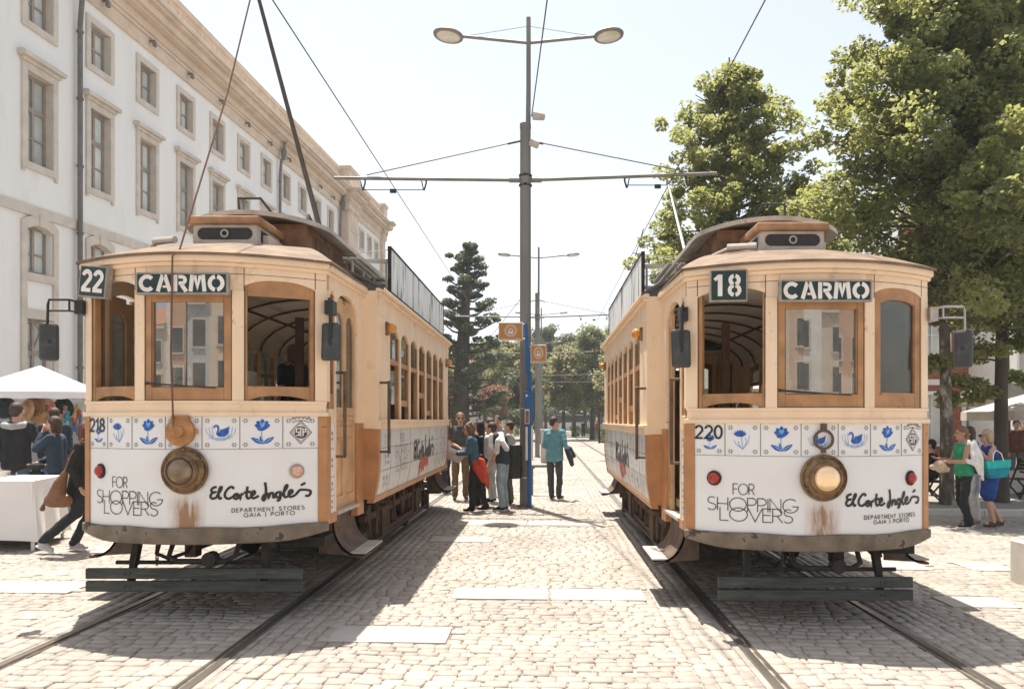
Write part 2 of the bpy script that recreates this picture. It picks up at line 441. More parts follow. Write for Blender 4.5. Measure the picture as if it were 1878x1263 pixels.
def glyph(ch):
    """strokes in a box 1 high, and the advance width"""
    c = ch.upper()
    G = {
        'A': ([[(0,0),(.38,1),(.76,0)], [(.14,.34),(.62,.34)]], .76),
        'C': ([arc(.48,.5,.45,.5,48,312,20)], .80),
        'D': ([[(.02,0),(.02,1),(.25,1)] + arc(.25,.5,.42,.5,90,-90) + [(.02,0)]], .70),
        'E': ([[(.5,1),(.02,1),(.02,0),(.5,0)], [(.02,.52),(.44,.52)]], .52),
        'F': ([[(.5,1),(.02,1),(.02,0)], [(.02,.52),(.44,.52)]], .48),
        'G': ([arc(.5,.5,.46,.5,48,350,22) + [(.96,.45),(.58,.45)]], .98),
        'H': ([[(.02,0),(.02,1)], [(.62,0),(.62,1)], [(.02,.52),(.62,.52)]], .66),
        'I': ([[(.04,0),(.04,1)]], .10),
        'L': ([[(.02,1),(.02,0),(.48,0)]], .50),
        'M': ([[(0,0),(.12,1),(.42,.22),(.72,1),(.84,0)]], .84),
        'N': ([[(.02,0),(.02,1),(.66,0),(.66,1)]], .70),
        'O': ([arc(.5,.5,.48,.5,90,450,28)], 1.0),
        'P': ([[(.02,0),(.02,1),(.28,1)] + arc(.28,.74,.24,.26,90,-90,10) + [(.02,.48)]], .54),
        'R': ([[(.02,0),(.02,1),(.28,1)] + arc(.28,.74,.24,.26,90,-90,10) + [(.02,.48)], [(.26,.48),(.56,0)]], .58),
        'S': ([arc(.27,.75,.22,.25,40,270,12) + arc(.27,.25,.25,.25,90,-150,12)[1:]], .54),
        'T': ([[(0,1),(.56,1)], [(.28,1),(.28,0)]], .56),
        'V': ([[(0,1),(.38,0),(.76,1)]], .76),
        '|': ([[(.04,-.1),(.04,1.1)]], .10),
        '1': ([[(.04,.74),(.30,1),(.30,0)]], .42),
        '2': ([arc(.31,.70,.28,.30,165,-28,14) + [(.03,0),(.62,0)]], .64),
        '8': ([arc(.31,.75,.23,.25,-90,270,18), arc(.31,.25,.29,.25,90,450,18)], .64),
        '0': ([arc(.31,.5,.29,.5,90,450,24)], .64),
    }
    return G[c]

def text_w(t, gap=.2, wid=1.0):
    return sum((.4 if ch == ' ' else glyph(ch)[1] * wid) + gap for ch in t) - gap

def put_text(mb, mp, t, a, z, h, hw, o, width=None, gap=.2, slant=0., wid=1.0):
    """line of lettering starting at (a, z), h high; width squeezes it to an exact length"""
    k = h if width is None else width / text_w(t, gap, wid)
    x = 0
    for ch in t:
        if ch == ' ':
            x += .4 + gap; continue
        st, adv = glyph(ch)
        for s in st:
            closed = len(s) > 8 and abs(s[0][0]-s[-1][0]) < 1e-6 and abs(s[0][1]-s[-1][1]) < 1e-6
            pts = [(a + (x + p[0] * wid) * k + slant * p[1] * h, z + p[1] * h) for p in (s[:-1] if closed else s)]
            mb.ribbon(mp, pts, hw, o, closed)
        x += adv * wid + gap
    return mb

def smooth_pts(pts, n=5):
    """Catmull-Rom through the points, for handwriting and outlines"""
    P = [pts[0]] + list(pts) + [pts[-1]]
    out = []
    for i in range(1, len(P) - 2):
        p0, p1, p2, p3 = P[i-1], P[i], P[i+1], P[i+2]
        for k in range(n):
            t = k / n
            out.append(tuple(.5 * (2*p1[j] + (p2[j]-p0[j])*t + (2*p0[j]-5*p1[j]+4*p2[j]-p3[j])*t*t + (3*p1[j]-p0[j]-3*p2[j]+p3[j])*t**3) for j in (0, 1)))
    out.append(tuple(pts[-1]))
    return out

SCRIPT = [  # handwriting strokes of the shop name, x to the right, y up
    [(66,76),(52,74),(40,66),(36,55),(44,46),(58,46),(46,43),(34,32),(32,18),(42,8),(58,12),(70,20)],
    [(66,22),(84,50),(92,66),(92,76),(84,72),(77,48),(76,22),(82,8),(94,14)],
    [(156,62),(152,74),(138,74),(120,56),(110,34),(114,14),(130,6),(148,14),(160,24)],
    [(170,34),(160,26),(159,12),(169,4),(180,10),(183,24),(175,34),(166,30),(172,22),(190,26)],
    [(188,32),(193,6),(194,22),(202,32),(212,30)],
    [(231,76),(227,44),(226,18),(233,5),(246,10)],
    [(212,40),(248,45)],
    [(247,18),(264,28),(270,40),(263,48),(253,38),(251,18),(260,5),(276,10),(290,20)],
    [(322,98),(327,62),(326,24),(322,0),(315,-10),(309,0),(316,20),(336,34)],
    [(340,36),(341,6),(348,26),(359,34),(365,24),(366,6),(376,10)],
    [(402,30),(392,37),(380,28),(379,12),(389,4),(399,14),(403,32),(401,2),(393,-14),(383,-10)],
    [(406,14),(424,42),(436,66),(436,77),(428,70),(420,40),(420,14),(427,4),(440,10)],
    [(440,16),(456,26),(464,38),(458,46),(447,38),(444,18),(452,5),(466,8),(480,16)],
    [(506,72),(530,86)],
    [(480,16),(500,42),(522,44),(552,38),(556,22),(546,6),(528,8)],
]

def put_script(mb, mp, a, z, width, o, hw=.0100):
    k = width / 530.0
    for s in SCRIPT:
        p = [(a + (x - 30) * k, z + y * k) for x, y in smooth_pts(s, 4)]
        mb.ribbon(mp, p, hw, o)
    return mb

def petal(cx, cy, ang, ln, wd):
    c, s = math.cos(ang), math.sin(ang)
    pr = [(0,0),(.25,.42),(.55,.5),(.85,.25),(1,0),(.85,-.25),(.55,-.5),(.25,-.42)]
    return [(cx + ln*x*c - wd*y*s, cy + ln*x*s + wd*y*c) for x, y in pr]

def tile_flower(b1, b2, mp, u, z, k, o, lean=.0, full=True):
    for a, l, wd in ((90,.055,.034),(55,.052,.032),(125,.052,.032),(25,.046,.028),(155,.046,.028)):
        b1.poly(mp, petal(u + .008*k, z + .022*k, R(a) + lean, l*k, wd*k), o)
    for a in (72, 108):
        b2.poly(mp, petal(u + .008*k, z + .024*k, R(a) + lean, .040*k, .014*k), o + .0006)
    b1.poly(mp, petal(u - .022*k, z + .012*k, R(10), .06*k, .026*k), o + .0003)
    b2.ribbon(mp, smooth_pts([(u + .008*k, z + .02*k), (u + .004*k, z - .03*k), (u + .014*k, z - .078*k)], 4), .0022*k, o)
    for a, l, wd in ((150,.075,.026),(35,.072,.026)) + (((110,.05,.016),) if full else ()):
        b1.poly(mp, petal(u + .012*k, z - .075*k, R(a), l*k, wd*k), o + .0002)
        b2.poly(mp, petal(u + .014*k, z - .072*k, R(a), l*k*.8, wd*k*.35), o + .0008)

def tile_carnation(b1, b2, mp, u, z, k, o):
    for a in range(30, 160, 20):
        b1.poly(mp, petal(u - .01*k, z + .02*k, R(a), .055*k, .022*k), o + a * 1e-5)
    for s in ([(0,.02),(.004,-.03),(.01,-.085)], [(.01,-.08),(.05,-.02),(.056,.03)], [(.01,-.08),(-.035,-.045),(-.052,-.01)],
              [(.01,-.08),(.035,-.03),(.028,.008)], [(.01,-.085),(-.015,-.05),(-.022,-.02)]):
        b2.ribbon(mp, smooth_pts([(u + x*k, z + y*k) for x, y in s], 4), .0022*k, o)

def tile_swan(b1, b2, mp, u, z, k, o):
    b1.poly(mp, [(u + x*k, z + y*k) for x, y in smooth_pts([(-.03,-.02),(-.012,-.038),(.03,-.036),(.048,-.01),(.056,.028),(.03,.018),(.0,.008),(-.012,-.012),(-.03,-.02)], 3)][:-1], o)
    b1.ribbon(mp, [(u + x*k, z + y*k) for x, y in smooth_pts([(-.024,-.02),(-.014,.01),(-.02,.034),(-.034,.036),(-.044,.022)], 4)], .006*k, o)
    for y, w_ in ((-.046,.08),(-.054,.06),(-.062,.035)):
        b2.ribbon(mp, [(u - w_*k, z + y*k), (u, z + (y-.004)*k), (u + w_*k, z + (y+.002)*k)], .0018*k, o)
    for s in (-1, 1):
        for q in (.055, .075, .095):
            b2.ribbon(mp, smooth_pts([(u + s*.045*k, z - .045*k), (u + s*q*.9*k, z - .02*k), (u + s*q*k, z + (.05-q*.3)*k)], 3), .0016*k, o)

def ornament(mb, mp, u, z, o, k=1.):
    for a in range(0, 360, 60):
        mb.poly(mp, petal(u + .006*math.cos(R(a))*k, z + .006*math.sin(R(a))*k, R(a), .014*k, .008*k), o)

def crest(bd, bm_, bw, mp, u, z, k, o):
    dm = lambda r: [(u, z + 1.25*r*k), (u + r*k, z), (u, z - 1.25*r*k), (u - r*k, z)]
    bd.poly(mp, dm(.078), o); bw.poly(mp, dm(.069), o + .0008)
    bd.ribbon(mp, dm(.060), .0022*k, o + .0014, True)
    bm_.poly(mp, [(u + .044*k*math.cos(2*PI*i/20), z + .05*k*math.sin(2*PI*i/20)) for i in range(20)], o + .0018)
    ol = o + .0026
    bw.ribbon(mp, [(u + x*k, z + y*k) for x, y in [(-.012,.03),(-.032,.03),(-.032,.004),(-.014,.004),(-.014,-.024),(-.032,-.024)]], .004*k, ol)
    bw.ribbon(mp, [(u - .002*k, z + .034*k), (u - .002*k, z - .034*k)], .004*k, ol + .0003)
    bw.ribbon(mp, [(u - .014*k, z + .034*k), (u + .012*k, z + .034*k)], .004*k, ol + .0005)
    bw.ribbon(mp, [(u + x*k, z + y*k) for x, y in [(.014,-.03),(.014,.026),(.032,.026),(.034,.006),(.016,.002)]], .004*k, ol)
    # mural crown above the diamond
    pts = []
    for i in range(5):
        x0 = -.062 + i*.0275
        ya = lambda x: .118 - 5.0*x*x
        pts += [(x0, ya(x0)), (x0 + .003, ya(x0) + .02), (x0 + .013, ya(x0+.008) + .02), (x0 + .016, ya(x0+.016))]
    bd.ribbon(mp, [(u + x*k, z + y*k) for x, y in pts], .003*k, o)
    bd.ribbon(mp, [(u + x*k, z + (.098 - 5.*x*x)*k) for x in lin(9, -.06, .06)], .003*k, o)

# ------------------------------------------------------------------ the two trams
W1, W2, RC, VM, ME, LT = 1.05, 1.235, .38, 1.6, 7.25, 8.85

def fv(u): return RC * (u / W1) ** 2

def map_front(rear=False):
    def m(u, z, o):
        d = 2 * RC * u / W1 ** 2
        k = 1 / math.sqrt(1 + d * d)
        x, y = u + d * k * o, fv(u) - k * o
        return (x, LT - y if rear else y, z)
    return m

def map_side(sg):
    def m(v, z, o):
        k = max(0., (1.25 - z) / .45)
        return (sg * (W2 - .06 * k * k + o), v, z)
    return m

def map_vest(sg, rear=False):
    def m(v, z, o):
        return (sg * (W1 + .03 * (v - RC) / 1.2 + o), LT - v if rear else v, z)
    return m

def arch(a0, a1, lo, hi):
    def f(a):
        t = (a - a0) / (a1 - a0) * 2 - 1
        return lo + (hi - lo) * max(0, 1 - abs(t) ** 2.6)
    return f

def end_of_tram(T, rear, opt):
    """front (or rear) platform: panel, posts, windows, header, bumper, doors and steps"""
    mp = map_front(rear)
    U = lin(25, -1.05, 1.05)
    # white panel with its tile band
    pan = MB().strip(mp, lin(25, -1.045, 1.045), .768, 1.70, -.04, 0, 4).build('front_panel', opt['panel'], T, smooth=True)
    if not rear:
        j = MB()
        for u in (-.76, -.49, -.175, .13, .42, .735):
            j.strip(mp, [u - .003, u + .003], 1.42, 1.69, .0, .0022)
        j.strip(mp, lin(25, -1.0, 1.0), 1.417, 1.421, 0, .0024)
        j.build('tile_joint', MT['joint'], pan)
        b1, b2, bd, bm_, bw = MB(), MB(), MB(), MB(), MB()
        o = .003
        tile_flower(b1, b2, mp, -.88, 1.535, .85, o, full=False)
        tile_carnation(b1, b2, mp, -.635, 1.56, 1.05, o)
        tile_flower(b1, b2, mp, -.34, 1.565, 1.38, o)
        if opt['reel']: ornament(bd, mp, -.02, 1.45, o)
        else: tile_swan(b1, b2, mp, -.03, 1.56, .95, o)
        tile_swan(b1, b2, mp, .275, 1.57, 1.2, o)
        tile_flower(b1, b2, mp, .575, 1.565, 1.38, o)
        for a0, a1 in ((-1.0,-.76),(-.76,-.49),(-.49,-.175),(-.175,.13),(.13,.42),(.42,.735),(.735,.99)):
            for zz in (1.455, 1.655):
                for uu in (a0 + .042, a1 - .042):
                    if a0 < -.9 and zz > 1.6: continue
                    ornament(bd, mp, uu, zz, o, 1.05)
        crest(bd, bm_, bw, mp, .865, 1.555, 1.05, o)
        b1.build('tile_painting', MT['blue1'], pan); b2.build('tile_brushwork', MT['blue2'], pan)
        bd.build('tile_ornament', MT['inkgrey'], pan); bm_.build('crest_disc', MT['maroon'], pan); bw.build('crest_letters', MT['white'], pan)
        t = MB()
        put_text(t, mp, opt['number'], -.985, 1.565, .105, .0085, .005, width=.19 if opt['number'] == '218' else .205, gap=.16)
        t.build('fleet_number', MT['ink'], pan)
        t = put_script(MB(), mp, .195, 1.0, .745, .004)
        t.build('lettering', MT['ink'], pan)
        t = MB()
        put_text(t, mp, 'FOR', -.70, 1.092, .09, .0032, .004, width=.165, gap=.06)
        put_text(t, mp, 'SHOPPING', -.895, .952, .112, .0034, .004, width=.70, gap=.04)
        put_text(t, mp, 'LOVERS', -.80, .868, .112, .0034, .0045, width=.56, gap=.02)
        t.build('lettering', MT['ink'], pan)
        t = MB()
        put_text(t, mp, 'DEPARTMENT STORES', .36, .895, .031, .0032, .004, width=.53, gap=.34)
        put_text(t, mp, 'GAIA | PORTO', .45, .853, .031, .0032, .004, width=.37, gap=.34)
        t.build('lettering', MT['inkgrey'], pan)
    # bumper
    def zb(u): return .634 + .075 * max(0, (abs(u) - .72) / .38) ** 1.6
    MB().strip(mp, lin(31, -1.062, 1.062), zb, lambda u: .772 + .006*math.sin(u*9), -.06, .034, 2).build('bumper', MT['rustbar'], T, smooth=True, bevel=.012)
    # cream belt, posts and header
    b = MB().strip(mp, U, 1.70, 1.822, -.05, .004)
    b.strip(mp, lin(25, -1.06, 1.06), 1.692, 1.728, .004, .026)
    b.strip(mp, lin(25, -1.05, 1.05), 1.798, 1.822, .004, .018)
    b.build('belt_rail', MT['cream'], T, smooth=True, bevel=.004)
    for s in (-1, 1):
        MB().strip(mp, lin(3, s*.362, s*.452), 1.822, 2.74, -.06, .012).build('window_post', MT['cream'], T, bevel=.004)
        c = MB().strip(mp, lin(4, s*.968, s*1.052), 1.822, 2.74, -.06, .008)
        c.strip(map_vest(s, rear), [RC + .0, .465], 1.822, 2.80, -.08, .008)
        c.build('corner_post', MT['cream'], T, bevel=.004)
        k = MB().strip(mp, lin(4, s*.988, s*1.054), .772, 1.692, .001, .012, 3)
        k.strip(map_vest(s, rear), [RC - .0, .475], .745, 1.692, -.06, .012)
        k.build('corner_board', MT['orange'], T, bevel=.003)
    h = MB()
    h.strip(mp, lin(9, -.452, .452), 2.74, 3.0, -.05, .004)
    for s in (-1, 1):
        f = arch(s*.452, s*.968, 2.78, 2.835)
        h.strip(mp, lin(13, s*.452, s*.968), f, 3.0, -.05, .004)
        h.strip(mp, lin(4, s*.968, s*1.05), 2.74, 3.0, -.05, .004)
    hb = h.build('header_board', MT['cream'], T, smooth=True, ang=30)
    q = MB()
    for uu in (-.452, .452, -.968, .968): q.strip(mp, [uu - .0035, uu + .0035], 2.74 if abs(uu) < .5 else 2.79, 2.93, .004, .0056)
    q.strip(mp, lin(25, -1.045, 1.045), 2.872, 2.877, .004, .0058)
    q.build('seam', MT['ventwood'], hb)
    e = MB().strip(mp, lin(29, -1.06, 1.06), 2.965, 3.02, .004, .055)
    e.strip(mp, lin(29, -1.06, 1.06), 2.93, 2.965, .004, .03)
    for s in (-1, 1):
        e.strip(map_vest(s, rear), [RC, 1.6], 2.965, 3.02, -.01, .05)
        e.strip(map_vest(s, rear), [RC, 1.6], 2.93, 2.965, -.01, .028)
    e.build('eave_moulding', MT['cream'], T, smooth=True, ang=30, bevel=.006)
    # centre windscreen
    fr = MB().strip(mp, lin(4, -.362, -.298), 1.822, 2.70, -.045, .0).strip(mp, lin(4, .298, .362), 1.822, 2.70, -.045, .0)
    fr.strip(mp, lin(7, -.298, .298), 1.822, 1.935, -.045, -.002).strip(mp, lin(7, -.298, .298), 2.64, 2.74, -.045, -.002)
    ws = fr.build('windscreen', MT['wood'], T, bevel=.004)
    MB().strip(mp, lin(5, -.298, .298), 1.93, 2.645, -.028, -.024).build('pane', MT['pane'], ws)
    q = MB()
    for s in (-1, 1):
        q.strip(mp, sorted((s*.354, s*.3615)), 1.824, 2.70, .0, .0015)
        q.strip(mp, sorted((s*.296, s*.302)), 1.935, 2.64, .0, .0015)
        for uu in (.4535, .9605): q.strip(mp, sorted((s*uu, s*(uu + .0065))), 1.824, 2.775, -.004, -.0005)
    q.strip(mp, lin(9, -.354, .354), 1.8225, 1.8285, -.002, .0016)
    q.strip(mp, lin(7, -.296, .296), 1.932, 1.938, -.002, .0016)
    q.build('seam', MT['interior'], ws)
    if not rear:
        MB().tube([mp(-.335, 1.965, .012), mp(-.20, 1.955, .014), mp(.24, 1.925, .012)], [.008,.007,.004], 6).tube([mp(-.345, 1.968, -.01), mp(-.335, 1.965, .016)], .013, 8).build('wiper', MT['black'], ws)
    # side windows of the front
    for s, mode in ((-1, opt['left_window']), (1, opt['right_window'])):
        if rear: mode = 'closed'
        a0, a1 = s*.452, s*.968
        f = arch(a0, a1, 2.78, 2.835)
        if mode == 'closed':
            g = arch(s*.52, s*.90, 2.70, 2.735)
            b = MB().strip(mp, lin(4, s*.455, s*.522), 1.822, lambda a: f(a)+.005, -.05, -.004).strip(mp, lin(4, s*.90, s*.966), 1.822, lambda a: f(a)+.005, -.05, -.004)
            b.strip(mp, lin(7, s*.522, s*.90), 1.822, 1.95, -.05, -.006)
            b.strip(mp, lin(13, s*.522, s*.90), g, lambda a: f(a)+.006, -.05, -.006)
            wn = b.build('side_window', MT['wood'], T, bevel=.003)
            MB().strip(mp, lin(5, s*.52, s*.902), 1.945, 2.745, -.03, -.026).build('pane', MT['pane_dark'], wn)
        else:
            b = MB().strip(mp, lin(3, s*.455, s*.475), 1.822, lambda a: f(a)+.005, -.06, -.006).strip(mp, lin(3, s*.935, s*.966), 1.822, lambda a: f(a)+.005, -.06, -.006)
            lo = arch(s*.475, s*.935, 1.822, 1.865)
            b.strip(mp, lin(11, s*.475, s*.935), lo, 1.945, -.05, -.012)
            if mode == 'upper':
                b.strip(mp, lin(11, s*.475, s*.935), 2.70, lambda a: f(a)+.006, -.05, -.012)
            b.build('side_window', MT['wood'], T, bevel=.003)
    # platform sides: tile strip, little window, folding door, post
    for s in (-1, 1):
        mv = map_vest(s, rear)
        st = MB().strip(mv, [.475, .60], .83, 1.63, -.05, .0).build('side_panel', MT['white'], T)
        if not rear:
            q = MB()
            for zz in (1.40, 1.15, .98): q.strip(mv, [.476, .599], zz, zz + .006, 0, .002)
            q.build('tile_joint', MT['joint'], st)
            q, q2 = MB(), MB()
            for zz in (1.52, 1.28, 1.07, .91): tile_flower(q, q2, mv, .535, zz, .55, .003, full=False)
            q.build('tile_painting', MT['blue2'], st); q2.build('tile_brushwork', MT['joint'], st)
        b = MB().strip(mv, [.46, .62], 1.63, 1.76, -.05, .006).strip(mv, lin(7, .46, .62), arch(.47, .61, 2.74, 2.82), 3.0, -.05, .004)
        b.strip(mv, [.60, .645], .83, 3.0, -.06, .01)
        b.strip(mv, [1.36, 1.602], 1.63, 3.0, -.06, .008)
        b.strip(mv, lin(11, .645, 1.36), arch(.645, 1.36, 2.72, 2.84), 3.0, -.05, .004)
        b.build('platform_frame', MT['cream'], T, bevel=.004)
        MB().strip(mv, [1.36, 1.602], .70, 1.63, -.06, .008).build('platform_post', MT['orange'], T, bevel=.004)
        MB().strip(mv, [.475, .645], .745, .83, -.06, .014).build('bottom_rail', MT['orange'], T, bevel=.004)
        wf = MB().strip(mv, [.465, .487], 1.76, 2.80, -.04, -.004).strip(mv, [.587, .602], 1.76, 2.80, -.04, -.004).strip(mv, [.487, .587], 1.76, 1.90, -.04, -.006)
        wf = wf.build('quarter_window', MT['wood'], T)
        MB().strip(mv, [.487, .587], 1.90, 2.80, -.024, -.02).build('pane', MT['pane_dark'], wf)
        open_ = (not rear) and opt['open_door'] == s
        leaves_ = ((.645, 1.0), (1.0, 1.36)) if not open_ else ((1.20, 1.36),)
        for a0, a1 in leaves_:
            m_ = .055 if a1 - a0 > .25 else .03
            ar = arch(a0 + m_, a1 - m_, 2.58, 2.66)
            d = MB().strip(mv, [a0 + .004, a0 + m_], .83, 2.76, -.055, -.02).strip(mv, [a1 - m_, a1 - .004], .83, 2.76, -.055, -.02)
            d.strip(mv, [a0 + m_, a1 - m_], .83, .95, -.055, -.021).strip(mv, [a0 + m_, a1 - m_], 1.50, 1.60, -.055, -.021)
            d.strip(mv, [a0 + m_, a1 - m_], 1.66, 1.78, -.055, -.021).strip(mv, [a0 + m_, a1 - m_], 1.60, 1.66, -.05, -.03)
            d.strip(mv, [a0 + m_, a1 - m_], .95, 1.50, -.05, -.035)
            d.strip(mv, lin(9, a0 + m_, a1 - m_), ar, 2.80, -.055, -.021)
            d = d.build('door', MT['door'], T, bevel=.003)
            MB().strip(mv, [a0 + m_, a1 - m_], 1.775, 2.66, -.04, -.036).build('pane', MT['pane_dark'], d)
            MB().tube([mv(a1 - m_*.6 if a0 < .9 else a0 + m_*.6, 1.70, -.02), mv(a1 - m_*.6 if a0 < .9 else a0 + m_*.6, 1.70, .02)], .008, 6).tube([mv((a0+a1)/2 - .03, 1.70, .02), mv(a1 - m_*.6 if a0 < .9 else a0 + m_*.6, 1.70, .02)], .009, 6).build('handle', MT['steel'], d)
        # grab rails
        for vv, z0, z1, of in ((.63, 1.33, 2.09, .09),):
            g = MB().tube([mv(vv, z0, of), mv(vv, z1, of)], .016, 8)
            for zz in (z0, z1): g.tube([mv(vv, zz, 0), mv(vv, zz, of + .01)], .013, 8)
            g.build('grab_rail', MT['brownmetal'], T, smooth=True)
        ms = map_side(s)
        vv = (lambda x: LT - x) if rear else (lambda x: x)
        g = MB().tube([ms(vv(1.66), 1.33, .10), ms(vv(1.66), 2.05, .10)], .016, 8)
        for zz in (1.33, 2.05): g.tube([ms(vv(1.66), zz, 0), ms(vv(1.66), zz, .11)], .013, 8).ball(ms(vv(1.66), zz, .10), .022)
        g.build('grab_rail', MT['brownmetal'], T, smooth=True)
        # sill and scooped step
        MB().strip(mv, [.645, 1.36], .80, .832, -.12, .03).build('door_sill', MT['ventgrey'], T, bevel=.003)
        prof = smooth_pts([(1.02, .80), (1.0, .68), (1.03, .56), (1.10, .46), (1.20, .405), (1.285, .395)], 4)
        V = [.80, 1.57]
        sm = MB()
        for (x0, z0), (x1, z1) in zip(prof[:-1], prof[1:]):
            sm.add([(s*x0, vv(V[0]), z0), (s*x1, vv(V[0]), z1), (s*x1, vv(V[1]), z1), (s*x0, vv(V[1]), z0),
                    (s*(x0-.02), vv(V[0]), z0-.012), (s*(x1-.01), vv(V[0]), z1-.02), (s*(x1-.01), vv(V[1]), z1-.02), (s*(x0-.02), vv(V[1]), z0-.012)],
                   [(0,1,2,3),(7,6,5,4),(0,4,5,1),(2,6,7,3),(1,5,6,2),(0,3,7,4)])
        for ve in V:
            pl = [(s*x, vv(ve), z) for x, z in prof] + [(s*.86, vv(ve), .42), (s*.86, vv(ve), .80)]
            sm.add(pl + [(x, y + (.012 if (ve == V[0]) != rear else -.012), z) for x, y, z in pl],
                   [tuple(range(len(pl))), tuple(range(len(pl), 2*len(pl)))[::-1]] + [(i, (i+1) % len(pl), len(pl)+(i+1) % len(pl), len(pl)+i) for i in range(len(pl))])
        stp = sm.build('entry_step', MT['brownmetal'], T)
        y0, y1 = sorted((vv(.815), vv(1.555)))
        MB().box(min(s*1.10, s*1.292), max(s*1.10, s*1.292), y0, y1, .412, .428).build('step_tread', MT['ventgrey'], stp, bevel=.004)
    # bulkhead between platform and saloon
    y = ME - .0 if rear else VM
    for s in (-1, 1):
        e = -.014 if not rear else .014; ya, yb = min(y + e, y - 3*e), max(y + e, y - 3*e)
        b = MB().box(min(s*1.07, s*1.2335), max(s*1.07, s*1.2335), ya, yb, 1.571, 2.998)
        b.build('bulkhead', MT['cream'], T, bevel=.004)
        MB().box(min(s*1.07, s*1.186), max(s*1.07, s*1.186), ya, yb, .84, 1.57).build('lower_bulkhead', MT['orange'], T, bevel=.004)
    ib = MB()
    for s in (-1, 1):
        ib.box(min(s*.42, s*1.07), max(s*.42, s*1.07), y - .02, y + .03, .95, 1.72)
        for uu in (.42, .98): ib.box(s*uu - .035, s*uu + .035, y - .03, y + .04, .95, 2.72)
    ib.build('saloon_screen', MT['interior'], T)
    # roof dome over the platform
    out = [(-1.125, 1.62), (-1.125, 1.1), (-1.12, .7)] + [mp(u, 0, .075)[:2] if not rear else map_front()(u, 0, .075)[:2] for u in lin(29, -1.07, 1.07)] + [(1.12, .7), (1.125, 1.1), (1.125, 1.62)]
    nT = 8; vs = []; fs = []
    for k in range(nT + 1):
        t = k / nT
        for (u, v) in out:
            iu, iv = u * .45, v + (1.62 - v) * .74
            x, yy = u + (iu - u) * t, v + (iv - v) * t
            z = 3.035 + .30 * math.sin(t * PI / 2) - .012 * math.sin(u * 7 + t * 5) * t * (1 - t)
            vs.append((x, LT - yy if rear else yy, z))
    n = len(out)
    for k in range(nT):
        for i in range(n - 1):
            fs.append((k*n+i, k*n+i+1, (k+1)*n+i+1, (k+1)*n+i))
    fs.append(tuple(nT*n + i for i in range(n)))
    base = len(vs)
    for (u, v) in out: vs.append((u, LT - v if rear else v, 3.012))
    for i in range(n - 1): fs.append((base+i, base+i+1, i+1, i))
    MB().add(vs, fs).build('platform_roof', MT['roofpaint'], T, smooth=True, ang=50)
    # platform ceiling (boards)
    pl = [(u, LT - v if rear else v, 2.955) for u, v in [mp0(u_) for mp0, u_ in [((lambda q: map_front()(q, 0, -.03)[:2]), a) for a in lin(15, -1.03, 1.03)]] + [(1.03, 1.62), (-1.03, 1.62)]]
    MB().add(pl, [tuple(range(len(pl)))]).build('platform_ceiling', MT['ceiling'], T)

